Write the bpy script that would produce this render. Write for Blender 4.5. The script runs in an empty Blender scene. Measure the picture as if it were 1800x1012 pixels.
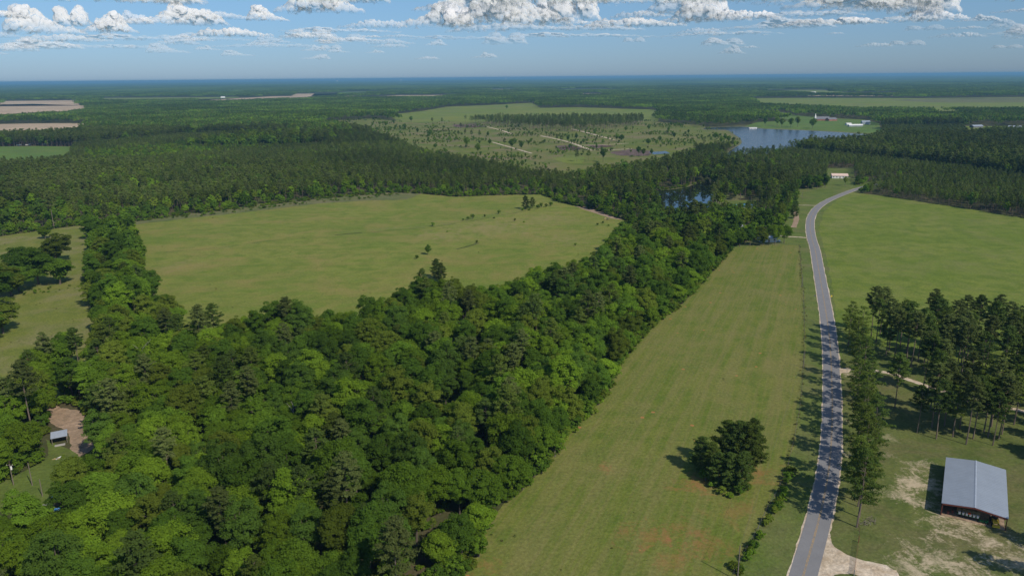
import bpy, math, random
import numpy as np
from mathutils import Vector, Matrix, noise as mnoise
from mathutils.geometry import tessellate_polygon

rng = np.random.default_rng(11)
random.seed(11)
SC = bpy.context.scene
COL = SC.collection
R_ = math.radians

# ------------------------------------------------------------------ camera
CAM_H = 115.0
FPX = 1334.0                      # focal length in pixels of the 1800 px wide photograph
PITCH, ROLL = R_(15.5), R_(-0.54)
_f = np.array([0, math.cos(PITCH), -math.sin(PITCH)])
_r = np.array([1.0, 0, 0])
_u = np.cross(_r, _f)
_R = _r * math.cos(ROLL) + _u * math.sin(ROLL)
_U = _u * math.cos(ROLL) - _r * math.sin(ROLL)
cam = bpy.data.cameras.new('camera')
cam.sensor_width = 36.0
cam.lens = 36.0 * FPX / 1800.0
cam.clip_start = 1.0
cam.clip_end = 250000.0
camo = bpy.data.objects.new('camera', cam)
COL.objects.link(camo)
M = Matrix(((_R[0], _U[0], -_f[0], 0), (_R[1], _U[1], -_f[1], 0), (_R[2], _U[2], -_f[2], CAM_H), (0, 0, 0, 1)))
camo.matrix_world = M
SC.camera = camo

# ------------------------------------------------------------------ sky, sun, exposure
SUN_EL = R_(43.0)
SUN_AZ = math.atan2(0.66, -0.75)            # from +Y towards +X
to_sun = Vector((math.sin(SUN_AZ) * math.cos(SUN_EL), math.cos(SUN_AZ) * math.cos(SUN_EL), math.sin(SUN_EL)))
world = bpy.data.worlds.new('World')
SC.world = world
world.use_nodes = True
wn = world.node_tree.nodes
wl = world.node_tree.links
wn.clear()
sky = wn.new('ShaderNodeTexSky')
sky.sky_type = 'NISHITA'
sky.sun_disc = False
sky.sun_elevation = SUN_EL
sky.sun_rotation = SUN_AZ
sky.altitude = 100
sky.air_density = 1.0
sky.dust_density = 0.3
sky.ozone_density = 3.0
tint = wn.new('ShaderNodeMix')
tint.data_type = 'RGBA'
tint.blend_type = 'MULTIPLY'
tint.inputs[0].default_value = 1.0
geo = wn.new('ShaderNodeTexCoord')
sep = wn.new('ShaderNodeSeparateXYZ')
wl.new(geo.outputs['Generated'], sep.inputs[0])
air = wn.new('ShaderNodeValToRGB')            # hazy blue-grey low sky that clears slowly upwards, the same all round
air.color_ramp.elements[0].position = 0.0
air.color_ramp.elements[0].color = (0.36, 0.52, 0.88, 1)
air.color_ramp.elements[1].position = 0.45
air.color_ramp.elements[1].color = (1.0, 1.05, 1.1, 1)
e = air.color_ramp.elements.new(0.10)
e.color = (0.50, 0.66, 0.85, 1)
wl.new(sep.outputs[2], air.inputs[0])
wl.new(air.outputs[0], tint.inputs[7])
bg = wn.new('ShaderNodeBackground')
bg.inputs[1].default_value = 0.11
wo = wn.new('ShaderNodeOutputWorld')
wl.new(sky.outputs[0], tint.inputs[6])
wl.new(tint.outputs[2], bg.inputs[0])
wl.new(bg.outputs[0], wo.inputs[0])
sun = bpy.data.lights.new('sun', 'SUN')
sun.energy = 4.1
sun.angle = R_(0.53)
sun.color = (1.0, 0.935, 0.82)
suno = bpy.data.objects.new('sun', sun)
COL.objects.link(suno)
suno.rotation_euler = to_sun.to_track_quat('Z', 'Y').to_euler()
suno.location = (0, -50, 300)
SC.view_settings.view_transform = 'Standard'
SC.view_settings.look = 'None'
SC.view_settings.exposure = 0.0
SC.view_settings.gamma = 1.0
SC.view_settings.use_curve_mapping = False
SC.cycles.max_bounces = 5
SC.cycles.diffuse_bounces = 3
SC.cycles.transmission_bounces = 3
SC.cycles.volume_bounces = 0
SC.cycles.transparent_max_bounces = 24


# ------------------------------------------------------------------ photograph pixel <-> place on the ground
def P(x, y, z=0.0):
    d = _f + _R * ((x - 900) / FPX) + _U * ((506 - y) / FPX)
    t = (z - CAM_H) / d[2]
    return np.array([d[0] * t, d[1] * t])


def W(pts):
    return np.array([P(*p) for p in pts])


def Q(xy, z=0.0):
    xy = np.atleast_2d(xy)
    v = np.column_stack([xy[:, 0], xy[:, 1], np.full(len(xy), 0.0) + z - CAM_H])
    d = v @ _f
    d = np.where(d < 1, 1, d)
    return np.column_stack([900 + FPX * (v @ _R) / d, 506 - FPX * (v @ _U) / d])


def inside(pts, poly):
    x, y = pts[:, 0], pts[:, 1]
    r = np.zeros(len(pts), bool)
    n = len(poly)
    for i in range(n):
        x0, y0 = poly[i]
        x1, y1 = poly[(i + 1) % n]
        if y0 == y1:
            continue
        c = ((y0 > y) != (y1 > y)) & (x < (x1 - x0) * (y - y0) / (y1 - y0) + x0)
        r ^= c
    return r


def edge_dist(pts, poly, closed=True):
    n = len(poly)
    best = np.full(len(pts), 1e9)
    for i in range(n if closed else n - 1):
        a = poly[i]
        b = poly[(i + 1) % n]
        ab = b - a
        t = np.clip(((pts - a) @ ab) / max(ab @ ab, 1e-9), 0, 1)
        best = np.minimum(best, np.hypot(*(pts - (a + t[:, None] * ab)).T))
    return best


def smooth(pts, per=8, closed=False):
    pts = np.asarray(pts, float)
    n = len(pts)
    out = []
    rngi = range(n) if closed else range(n - 1)
    for i in rngi:
        if closed:
            p0, p1, p2, p3 = pts[i - 1], pts[i], pts[(i + 1) % n], pts[(i + 2) % n]
        else:
            p0, p1, p2, p3 = pts[max(i - 1, 0)], pts[i], pts[i + 1], pts[min(i + 2, n - 1)]
        for k in range(per):
            t = k / per
            out.append(0.5 * ((2 * p1) + (-p0 + p2) * t + (2 * p0 - 5 * p1 + 4 * p2 - p3) * t * t + (-p0 + 3 * p1 - 3 * p2 + p3) * t ** 3))
    if not closed:
        out.append(pts[-1])
    return np.array(out)


# ------------------------------------------------------------------ materials
class NT:
    def __init__(s, name):
        s.m = bpy.data.materials.new(name)
        s.m.use_nodes = True
        s.t = s.m.node_tree
        s.t.nodes.clear()
        s.out = s.t.nodes.new('ShaderNodeOutputMaterial')

    def n(s, typ, ins=None, **kw):
        nd = s.t.nodes.new(typ)
        for k, v in kw.items():
            setattr(nd, k, v)
        for k, v in (ins or {}).items():
            if isinstance(v, bpy.types.NodeSocket):
                s.t.links.new(v, nd.inputs[k])
            else:
                nd.inputs[k].default_value = v
        return nd

    def pos(s):
        return s.n('ShaderNodeNewGeometry').outputs['Position']

    def mapping(s, vec, scale=(1, 1, 1), rot=(0, 0, 0)):
        return s.n('ShaderNodeMapping', {0: vec, 2: rot, 3: scale}).outputs[0]

    def noise(s, vec, scale, detail=4, rough=0.55, dist=0.0):
        return s.n('ShaderNodeTexNoise', {'Vector': vec, 'Scale': scale, 'Detail': detail, 'Roughness': rough, 'Distortion': dist}).outputs[0]

    def ramp(s, fac, stops, interp='LINEAR'):
        nd = s.n('ShaderNodeValToRGB', {0: fac})
        cr = nd.color_ramp
        cr.interpolation = interp
        while len(cr.elements) < len(stops):
            cr.elements.new(0.5)
        for e, (p, c) in zip(cr.elements, stops):
            e.position = p
            e.color = (c, c, c, 1) if isinstance(c, (int, float)) else (*c, 1)
        return nd.outputs[0]

    def mix(s, fac, a, b, blend='MIX'):
        def c(v):
            return (*v, 1) if isinstance(v, tuple) and len(v) == 3 else v
        nd = s.n('ShaderNodeMix', {0: fac, 6: c(a), 7: c(b)}, data_type='RGBA', blend_type=blend)
        return nd.outputs[2]

    def math(s, op, a, b=0.0):
        return s.n('ShaderNodeMath', {0: a, 1: b}, operation=op).outputs[0]

    def surf(s, col, rough=0.9, spec=0.2, metal=0.0, normal=None, **k):
        ins = {'Base Color': col if not isinstance(col, tuple) else (*col, 1), 'Roughness': rough, 'Specular IOR Level': spec, 'Metallic': metal}
        ins.update(k)
        if normal is not None:
            ins['Normal'] = normal
        b = s.n('ShaderNodeBsdfPrincipled', ins)
        s.t.links.new(b.outputs[0], s.out.inputs[0])
        return s.m

    def bump(s, h, strength=0.3, dist=0.1):
        return s.n('ShaderNodeBump', {'Strength': strength, 'Distance': dist, 'Height': h}).outputs[0]


def grass_mat(name, ca, cb, cc, stripe=None, big=0.012, mid=0.09, dry=(0.17, 0.15, 0.07), dryamt=0.25, soil=None, soilpts=(), clod=0.0, lines=0.0):
    """rough pasture: three greens in patches, dry straw colour, fine tufts, optional mowing lines and bare spots"""
    t = NT(name)
    p = t.pos()
    n1 = t.noise(p, big, 5, 0.6, 0.4)
    n2 = t.noise(p, mid, 5, 0.65, 0.3)
    n3 = t.noise(p, 0.9, 4, 0.7)
    c = t.mix(t.ramp(n1, [(0.42, 0.0), (0.58, 1.0)]), ca, cb)
    c = t.mix(t.ramp(n2, [(0.44, 0.0), (0.60, 0.9)]), c, cc)
    nd = t.noise(p, big * 2.3, 6, 0.7, 0.6)
    c = t.mix(t.math('MULTIPLY', t.ramp(nd, [(0.48, 0.0), (0.7, 1.0)]), dryamt * 2), c, dry)
    if stripe is not None:
        ang, per, amt = stripe
        mp = t.mapping(p, (1.0 / per, 0.006, 1), (0, 0, 0))
        mp = t.mapping(t.mapping(p, (1, 1, 1), (0, 0, ang)), (1.0 / per, 0.012, 1))
        sn = t.noise(mp, 1.0, 2, 0.5)
        mp2 = t.mapping(t.mapping(p, (1, 1, 1), (0, 0, ang)), (3.1 / per, 0.03, 1))
        sn2 = t.noise(mp2, 1.0, 2, 0.6)
        f = t.math('MULTIPLY', t.ramp(t.math('ADD', t.math('MULTIPLY', sn, 0.6), t.math('MULTIPLY', sn2, 0.4)), [(0.40, 0.0), (0.60, 1.0)]), amt)
        c = t.mix(f, c, dry)
    fine = t.ramp(n3, [(0.25, 0.62), (0.5, 1.0), (0.75, 1.42)])
    c = t.mix(0.8, c, fine, 'MULTIPLY')
    tuft = t.ramp(t.noise(p, 0.33, 3, 0.75, 0.5), [(0.66, 1.0), (0.74, 0.62)])
    c = t.mix(1.0, c, tuft, 'MULTIPLY')
    if soil is not None:
        sn = t.noise(p, 0.16, 5, 0.75, 0.5)
        sn3 = t.noise(p, 1.1, 3, 0.8)
        for (x, y, r, amt) in soilpts:
            q = P(x, y)
            dv = t.n('ShaderNodeVectorMath', {0: p, 1: (q[0], q[1], 0)}, operation='DISTANCE').outputs['Value']
            m = t.math('SUBTRACT', 1.0, t.math('DIVIDE', dv, r))
            m = t.math('MULTIPLY', t.math('MAXIMUM', m, 0.0), 0.9)
            m = t.math('ADD', m, t.math('MULTIPLY', t.math('SUBTRACT', t.math('ADD', t.math('MULTIPLY', sn, 0.72), t.math('MULTIPLY', sn3, 0.28)), 0.5), 4.2))
            m = t.math('MULTIPLY', t.ramp(m, [(0.45, 0.0), (1.0, 1.0)]), amt)
            gate = t.math('LESS_THAN', dv, r)
            c = t.mix(t.math('MULTIPLY', m, gate), c, soil)
        if clod > 0:
            vo = t.n('ShaderNodeTexVoronoi', {'Vector': p, 'Scale': 0.11, 'Randomness': 1.0})
            rnd = t.n('ShaderNodeSeparateColor', {0: vo.outputs['Color']}).outputs[0]
            m = t.math('MULTIPLY', t.math('LESS_THAN', t.math('ADD', vo.outputs['Distance'], t.math('MULTIPLY', n3, 0.10)), 0.125), t.math('GREATER_THAN', rnd, 1.0 - clod))
            c = t.mix(t.math('MULTIPLY', m, 0.75), c, (soil[0] * 1.35, soil[1] * 1.3, soil[2] * 1.2))
    nrm = t.bump(t.math('ADD', n3, t.math('MULTIPLY', n2, 2.0)), 0.55, 0.35)
    return t.surf(c, 0.95, 0.1, normal=nrm)


def simple(name, col, rough=0.7, spec=0.3, metal=0.0, var=0.15, scale=1.5):
    t = NT(name)
    p = t.n('ShaderNodeTexCoord').outputs['Object']
    n = t.noise(p, scale, 5, 0.65)
    c = t.mix(1.0, col, t.ramp(n, [(0.25, 1.0 - var), (0.75, 1.0 + var)]), 'MULTIPLY')
    return t.surf(c, rough, spec, metal)


def leaf_mat(name, base, alt, trans=0.25, vary=0.28):
    """foliage: colour drifts from tree to tree (object random), from stand to stand and from clump to clump"""
    t = NT(name)
    oi = t.n('ShaderNodeObjectInfo')
    c = t.mix(oi.outputs['Random'], base, alt)
    big = t.noise(oi.outputs['Location'], 0.012, 3, 0.6)
    c = t.mix(t.ramp(big, [(0.38, 0.0), (0.62, 0.8)]), c, (alt[0] * 1.10, alt[1] * 1.10, alt[2]))
    st = t.noise(oi.outputs['Location'], 0.0032, 2, 0.5)
    c = t.mix(1.0, c, t.ramp(st, [(0.40, 0.80), (0.60, 1.22)]), 'MULTIPLY')
    tc = t.n('ShaderNodeTexCoord').outputs['Object']
    cl = t.noise(tc, 0.55, 3, 0.7)
    isl = t.n('ShaderNodeNewGeometry').outputs['Random Per Island']
    v = t.math('ADD', t.math('MULTIPLY', cl, 0.7), t.math('MULTIPLY', isl, 0.3))
    c = t.mix(1.0, c, t.ramp(v, [(0.25, 1.0 - vary), (0.75, 1.0 + vary)]), 'MULTIPLY')
    c = t.mix(1.0, c, t.ramp(t.math('FRACT', t.math('MULTIPLY', oi.outputs['Random'], 7.31)), [(0.0, 0.70), (1.0, 1.28)]), 'MULTIPLY')
    d = t.n('ShaderNodeBsdfDiffuse', {0: c, 1: 0.5})
    tr = t.n('ShaderNodeBsdfTranslucent', {0: t.mix(1.0, c, (1.25, 1.35, 0.6), 'MULTIPLY')})
    mx = t.n('ShaderNodeMixShader', {0: trans, 1: d.outputs[0], 2: tr.outputs[0]})
    t.t.links.new(mx.outputs[0], t.out.inputs[0])
    return t.m


# ------------------------------------------------------------------ mesh helpers
class MB:
    def __init__(s):
        s.v, s.f, s.m, s.n = [], [], [], 0

    def add(s, v, f, mi=0):
        s.v.extend([tuple(map(float, q)) for q in v])
        s.f.extend([tuple(i + s.n for i in q) for q in f])
        s.m.extend([mi] * len(f))
        s.n += len(v)

    def box(s, c, size, rot=0.0, mi=0):
        hx, hy, hz = size[0] / 2, size[1] / 2, size[2] / 2
        v = []
        cr, sr = math.cos(rot), math.sin(rot)
        for dx, dy, dz in [(-1, -1, -1), (1, -1, -1), (1, 1, -1), (-1, 1, -1), (-1, -1, 1), (1, -1, 1), (1, 1, 1), (-1, 1, 1)]:
            x, y = dx * hx, dy * hy
            v.append((c[0] + x * cr - y * sr, c[1] + x * sr + y * cr, c[2] + dz * hz))
        s.add(v, [(0, 3, 2, 1), (4, 5, 6, 7), (0, 1, 5, 4), (1, 2, 6, 5), (2, 3, 7, 6), (3, 0, 4, 7)], mi)
        return s

    def tube(s, pts, rad, sides=6, mi=0, cap=True):
        pts = [np.array(p, float) for p in pts]
        if isinstance(rad, (int, float)):
            rad = [rad] * len(pts)
        v, f = [], []
        for i, p in enumerate(pts):
            d = pts[min(i + 1, len(pts) - 1)] - pts[max(i - 1, 0)]
            d = d / (np.linalg.norm(d) + 1e-9)
            a = np.cross(d, (0.1, 0.98, 0.17) if abs(d[1]) < 0.9 else (1, 0, 0))
            a /= np.linalg.norm(a)
            b = np.cross(d, a)
            for k in range(sides):
                an = 2 * math.pi * k / sides
                v.append(p + (a * math.cos(an) + b * math.sin(an)) * rad[i])
        for i in range(len(pts) - 1):
            for k in range(sides):
                f.append((i * sides + k, i * sides + (k + 1) % sides, (i + 1) * sides + (k + 1) % sides, (i + 1) * sides + k))
        if cap:
            f.append(tuple(range(sides)))
            f.append(tuple((len(pts) - 1) * sides + k for k in range(sides))[::-1])
        s.add(v, f, mi)
        return s

    def ellipsoid(s, c, r, seg=10, rings=6, mi=0):
        v = [(c[0], c[1], c[2] - r[2])]
        for i in range(1, rings):
            ph = math.pi * i / rings - math.pi / 2
            for k in range(seg):
                th = 2 * math.pi * k / seg
                v.append((c[0] + r[0] * math.cos(ph) * math.cos(th), c[1] + r[1] * math.cos(ph) * math.sin(th), c[2] + r[2] * math.sin(ph)))
        v.append((c[0], c[1], c[2] + r[2]))
        f = [(0, 1 + (k + 1) % seg, 1 + k) for k in range(seg)]
        for i in range(rings - 2):
            for k in range(seg):
                a = 1 + i * seg
                f.append((a + k, a + (k + 1) % seg, a + seg + (k + 1) % seg, a + seg + k))
        a = 1 + (rings - 2) * seg
        f += [(a + k, a + (k + 1) % seg, len(v) - 1) for k in range(seg)]
        s.add(v, f, mi)
        return s

    def prism(s, poly, z0, z1, mi=0):
        n = len(poly)
        v = [(p[0], p[1], z0) for p in poly] + [(p[0], p[1], z1) for p in poly]
        f = [tuple(range(n))[::-1], tuple(range(n, 2 * n))] + [(i, (i + 1) % n, n + (i + 1) % n, n + i) for i in range(n)]
        s.add(v, f, mi)
        return s

    def mesh(s, name, mats):
        me = bpy.data.meshes.new(name)
        me.from_pydata(s.v, [], s.f)
        for mt in (mats if isinstance(mats, (list, tuple)) else [mats]):
            me.materials.append(mt)
        if any(s.m):
            me.polygons.foreach_set('material_index', s.m)
        me.update()
        return me

    def obj(s, name, mats, parent=None):
        return link(name, s.mesh(name, mats), parent)


def link(name, data, parent=None, loc=None):
    o = bpy.data.objects.new(name, data)
    COL.objects.link(o)
    if parent is not None:
        o.parent = parent
    if loc is not None:
        o.location = loc
    return o


def thing(name, label, cat, loc=(0, 0, 0), rz=0.0, group=None):
    o = bpy.data.objects.new(name, None)
    COL.objects.link(o)
    o.location = loc
    o.rotation_euler = (0, 0, rz)
    return tag(o, label, cat, group)


def tag(o, label, cat, group=None):
    o['label'] = label
    o['category'] = cat
    if group:
        o['group'] = group
    return o


def quads_mesh(name, verts, mats, mat_index=None, smooth_=False):
    """verts (n,4,3) -> mesh of loose quads"""
    n = len(verts)
    me = bpy.data.meshes.new(name)
    me.vertices.add(n * 4)
    me.vertices.foreach_set('co', verts.reshape(-1).astype(np.float32))
    me.loops.add(n * 4)
    me.loops.foreach_set('vertex_index', np.arange(n * 4, dtype=np.int32))
    me.polygons.add(n)
    me.polygons.foreach_set('loop_start', np.arange(0, n * 4, 4, dtype=np.int32))
    me.polygons.foreach_set('loop_total', np.full(n, 4, np.int32))
    for mt in mats:
        me.materials.append(mt)
    if mat_index is not None:
        me.polygons.foreach_set('material_index', mat_index.astype(np.int32))
    me.update(calc_edges=True)
    return me


def sheet(name, poly, z, mat, amp=0.0, step=None, kind='structure'):
    """flat ground patch with a slightly ragged natural outline"""
    poly = np.asarray(poly, float)
    if amp > 0:
        out = []
        n = len(poly)
        for i in range(n):
            a, b = poly[i], poly[(i + 1) % n]
            L = np.hypot(*(b - a))
            st = step or max(2.0, L / 40)
            k = max(1, min(60, int(L / st)))
            nr = np.array([-(b - a)[1], (b - a)[0]]) / max(L, 1e-6)
            for j in range(k):
                p = a + (b - a) * j / k
                w = mnoise.noise(Vector((p[0] * 0.08, p[1] * 0.08, z * 9))) + 0.5 * mnoise.noise(Vector((p[0] * 0.35, p[1] * 0.35, 3.1)))
                out.append(p + nr * w * amp)
        poly = np.array(out)
    tri = tessellate_polygon([[Vector((p[0], p[1], 0)) for p in poly]])
    v = [(p[0], p[1], z) for p in poly]
    f = []
    for a, b, c in tri:
        A, B, C = poly[a], poly[b], poly[c]
        f.append((a, b, c) if (B[0] - A[0]) * (C[1] - A[1]) - (B[1] - A[1]) * (C[0] - A[0]) > 0 else (a, c, b))
    me = bpy.data.meshes.new(name)
    me.from_pydata(v, [], f)
    me.materials.append(mat)
    o = link(name, me)
    if kind:
        o['kind'] = kind
    return o


def strip(name, line, width, z, mat, closed=False, kind='structure', amp=0.0):
    line = np.asarray(line)
    v, f = [], []
    for i, p in enumerate(line):
        d = line[min(i + 1, len(line) - 1)] - line[max(i - 1, 0)]
        d = d / (np.hypot(*d) + 1e-9)
        n = np.array([-d[1], d[0]])
        w = width / 2 if not hasattr(width, '__len__') else width[i] / 2
        for s in (1, -1):
            q = p + n * s * (w + amp * mnoise.noise(Vector((p[0] * 0.5, p[1] * 0.5, s * 5.0))))
            v.append((q[0], q[1], z))
    for i in range(len(line) - 1):
        f.append((2 * i, 2 * i + 1, 2 * i + 3, 2 * i + 2))
    me = bpy.data.meshes.new(name)
    me.from_pydata(v, [], f)
    me.materials.append(mat)
    o = link(name, me)
    if kind:
        o['kind'] = kind
    return o


# ------------------------------------------------------------------ layout (pixels of the photograph -> ground)
TREETOP = 15.0
F_BIG = W([(222, 392), (330, 378), (460, 362), (560, 350), (640, 343), (700, 339), (745, 341), (800, 346), (880, 343), (955, 342),
           (985, 356), (1040, 368), (1100, 388), (1112, 402), (1065, 425, 14), (1035, 450, 14), (990, 462, 14), (940, 470, 14), (900, 484, 14), (860, 497, 14),
           (800, 492, 14), (760, 482, 14), (735, 498, 14), (690, 512, 14), (640, 535, 14), (560, 542, 14), (480, 550, 14), (400, 556, 14), (350, 566, 14),
           (290, 540, 6), (262, 500, 4), (248, 460, 3), (246, 430, 3), (236, 402, 3)])
F_LEFT = W([(-260, 450), (-60, 424), (60, 407), (140, 396), (165, 402), (160, 440), (150, 490), (165, 530), (178, 570), (165, 605, 6), (150, 625, 10), (90, 640, 14),
            (0, 668, 15), (-120, 690, 15), (-400, 640)])
F_STRIP = W([(1288, 436), (1330, 431), (1370, 430), (1405, 431), (1411, 500), (1414, 560), (1412, 640), (1407, 700), (1399, 760), (1386, 820), (1352, 888),
             (1322, 950), (1285, 1020), (1250, 1100), (1180, 1400), (560, 1400), (760, 1050), (825, 1005), (842, 960), (850, 922), (885, 886), (930, 850), (965, 806), (1000, 760),
             (1040, 720), (1068, 690), (1075, 655), (1110, 612), (1148, 572), (1196, 534), (1243, 486), (1270, 455)])
ROAD_PX = [(1600, 316), (1540, 324), (1505, 333), (1480, 342), (1455, 353), (1436, 366), (1426, 382), (1424, 400), (1427, 420), (1433, 440), (1440, 480), (1447, 520), (1455, 570), (1460, 620), (1462, 670),
           (1463, 720), (1461, 780), (1456, 830), (1447, 880), (1435, 930), (1418, 990), (1392, 1080), (1340, 1220)]
ROAD = smooth(W(ROAD_PX), 10)
F_RIGHT = W([(1498, 338), (1540, 343), (1600, 352), (1680, 364), (1800, 383), (1960, 408), (2300, 470), (2300, 640), (1960, 700), (1700, 640), (1560, 610), (1476, 600), (1470, 560),
             (1462, 500), (1452, 450), (1440, 405), (1448, 372), (1470, 352)])
GROVE = W([(1500, 572), (1560, 580), (1640, 592), (1720, 602), (1820, 612), (2100, 650), (2400, 900), (2100, 960), (1900, 830), (1810, 805), (1735, 790), (1640, 752), (1585, 728), (1555, 690), (1530, 620)])
YARD_BARN = W([(1478, 600), (1560, 600), (1900, 640), (2300, 760), (2600, 1100), (2300, 1500), (1500, 1500), (1380, 1150), (1430, 1012), (1475, 860), (1484, 700)])
VERGE = W([(1405, 431), (1424, 431), (1440, 500), (1452, 570), (1459, 640), (1460, 720), (1455, 800), (1440, 870), (1415, 960), (1380, 1060), (1250, 1100), (1285, 1020), (1322, 950), (1352, 888), (1386, 820), (1399, 760), (1407, 700), (1412, 640), (1414, 560), (1411, 500)])
LAWN_MID = W([(1268, 436), (1330, 420), (1372, 405), (1385, 380), (1402, 350), (1400, 333), (1440, 328), (1478, 320), (1503, 322), (1508, 334), (1480, 346), (1450, 362), (1436, 385), (1434, 412), (1440, 436), (1370, 440), (1300, 445)])
POND = W([(1146, 338), (1175, 334), (1205, 330), (1225, 323), (1250, 322), (1262, 328), (1262, 342), (1252, 352), (1244, 368, 6), (1205, 372, 6), (1165, 366, 6)])
CUT = W([(560, 214), (660, 208), (700, 214), (830, 213), (960, 209), (1100, 209), (1235, 221), (1245, 227.6), (1275, 228.6), (1283, 231), (1291, 237), (1301, 244), (1302, 252), (1292, 257), (1230, 262), (1180, 275, 12), (1120, 285, 12), (1040, 296, 12),
         (990, 300, 12), (930, 292, 14), (870, 280, 14), (800, 268, 14), (740, 255, 14), (680, 238, 14), (620, 226, 14)])
F_FAR = W([(684, 202), (740, 196), (785, 188), (860, 185), (935, 181), (950, 190), (1020, 189), (1150, 193), (1162, 199), (1155, 214), (830, 214), (700, 215)])
LAKE = W([(1240, 225.3), (1300, 223), (1345, 227), (1400, 229), (1460, 232), (1530, 237), (1560, 242), (1540, 256), (1480, 262), (1400, 268), (1300, 275), (1270, 280), (1288, 262), (1303, 253), (1301, 244), (1291, 237), (1283, 231), (1275, 228.6), (1245, 227.6)])
LAWN_LAKE = W([(1330, 198), (1372, 197), (1400, 203), (1440, 207), (1520, 211), (1545, 217), (1550, 230), (1545, 241), (1530, 238), (1460, 233), (1400, 230), (1345, 228), (1300, 225), (1330, 215), (1390, 212)])
F_EAST = W([(1318, 173), (1450, 172), (1620, 173), (1800, 171), (2000, 170), (2000, 197), (1800, 197), (1640, 197), (1500, 197), (1400, 193), (1330, 189)])
F_EAST_FAR = W([(1410, 164.0), (1580, 163.6), (1575, 169), (1420, 169)])
BROWN_A = W([(-200, 187), (0, 184), (60, 183), (148, 186), (160, 196), (120, 204), (0, 209), (-200, 214)])
BROWN_A2 = W([(0, 178), (136, 176.5), (140, 186), (0, 187)])
BROWN_B = W([(-200, 221), (0, 218.5), (80, 217), (150, 217), (145, 240), (90, 246), (0, 248), (-200, 252)])
GREEN_B = W([(-200, 262), (0, 258), (60, 257), (132, 258), (115, 284), (60, 292), (0, 300), (-200, 306)])
PALE = [W([(335, 175), (400, 173.2), (490, 170.5), (500, 178), (430, 181), (350, 183)]), W([(180, 172.5), (300, 171.5), (420, 170.6), (420, 178), (300, 180), (185, 181)]),
        W([(305, 162.5), (335, 160.5), (335, 167), (305, 167.5)]), W([(380, 159.4), (430, 158.6), (428, 164), (382, 165.0)]), W([(456, 157.8), (475, 157.6), (474, 162.6), (458, 162.6)]),
        W([(1640, 196), (1700, 200), (1690, 206), (1640, 206)]), W([(1690, 222), (1800, 222), (1860, 236), (1700, 238)]), W([(860, 157), (905, 156.6), (905, 161), (860, 161.5)]), W([(1020, 165), (1065, 165), (1060, 171), (1022, 171)]),
        W([(90, 163), (140, 162), (140, 168), (90, 169)])]
YARD_LEFT = W([(76, 724), (100, 708), (128, 722), (156, 742), (160, 788), (144, 802), (124, 778), (104, 762), (92, 748)])
LAWN_LEFT = W([(80, 770), (120, 790), (150, 790), (146, 815), (120, 840), (110, 870), (105, 915), (60, 930), (35, 900), (-10, 900), (-60, 860), (0, 850), (50, 825), (85, 800)])
GLADE = W([(300, 590), (330, 582), (352, 600), (345, 625), (318, 622)])
BALD = W([(968, 278), (1010, 273), (1030, 277), (1024, 288), (990, 286)])
HOUSE_OPEN = [W([(1455, 296), (1500, 296), (1505, 325), (1450, 325)]), W([(1278, 352), (1330, 352), (1330, 372), (1280, 372)]), W([(1530, 268), (1560, 262), (1570, 268), (1540, 275)])]
OPEN = [F_BIG, F_LEFT, F_STRIP, F_RIGHT, GROVE, YARD_BARN, VERGE, LAWN_MID, POND, CUT, F_FAR, LAKE, LAWN_LAKE, F_EAST, F_EAST_FAR, BROWN_A, BROWN_A2, BROWN_B, GREEN_B,
        YARD_LEFT, LAWN_LEFT, GLADE, BALD] + PALE + HOUSE_OPEN

OPEN += [W([(66, 765), (150, 775), (172, 870), (70, 880)]), W([(1000, 1500), (1285, 1015), (1400, 1000), (1400, 1500)]), W([(78, 722), (105, 712), (135, 718), (166, 740), (172, 790), (180, 850), (140, 862), (118, 850), (95, 800)]), W([(60, 900), (110, 870), (125, 900), (120, 960), (60, 975), (-30, 960), (-80, 900)]),
         W([(-100, 640), (0, 625), (110, 640), (100, 660), (60, 690), (0, 700), (-100, 720)])]
# ------------------------------------------------------------------ ground materials
m_forest_floor = grass_mat('forest_floor', (0.060, 0.066, 0.024), (0.085, 0.072, 0.038), (0.050, 0.066, 0.020), dry=(0.13, 0.09, 0.055))
m_big = grass_mat('pasture_grass', (0.138, 0.178, 0.028), (0.172, 0.198, 0.036), (0.108, 0.154, 0.020), dry=(0.23, 0.19, 0.058), dryamt=0.45,
                  stripe=(R_(84), 9.0, 0.28), soil=(0.25, 0.20, 0.085), soilpts=[(860, 400, 70, 0.7), (960, 385, 60, 0.6), (780, 415, 45, 0.6), (300, 470, 35, 0.5), (1000, 420, 50, 0.5), (640, 350, 40, 0.5)])
m_left = grass_mat('dry_pasture_grass', (0.146, 0.166, 0.030), (0.170, 0.174, 0.040), (0.120, 0.146, 0.026), dry=(0.23, 0.19, 0.10), dryamt=0.4)
_d = ROAD[60] - ROAD[140]
strip_ang = R_(-25)
m_strip = grass_mat('mown_field_grass', (0.122, 0.150, 0.024), (0.142, 0.160, 0.030), (0.094, 0.134, 0.018), dry=(0.200, 0.172, 0.062), dryamt=0.30, stripe=(R_(23.2), 3.0, 0.5),
                    soil=(0.30, 0.13, 0.055), soilpts=[(1135, 945, 12, 0.45), (1175, 985, 13, 0.35), (1225, 850, 12, 0.6), (1335, 830, 12, 0.5), (1290, 900, 14, 0.3), (1060, 822, 6, 0.5), (1190, 930, 12, 0.4), (860, 1000, 8, 0.4), (1250, 960, 12, 0.35)], clod=0.55)
m_right = grass_mat('bright_pasture_grass', (0.128, 0.170, 0.024), (0.154, 0.184, 0.032), (0.102, 0.144, 0.020), dry=(0.205, 0.190, 0.070), dryamt=0.25)
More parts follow.
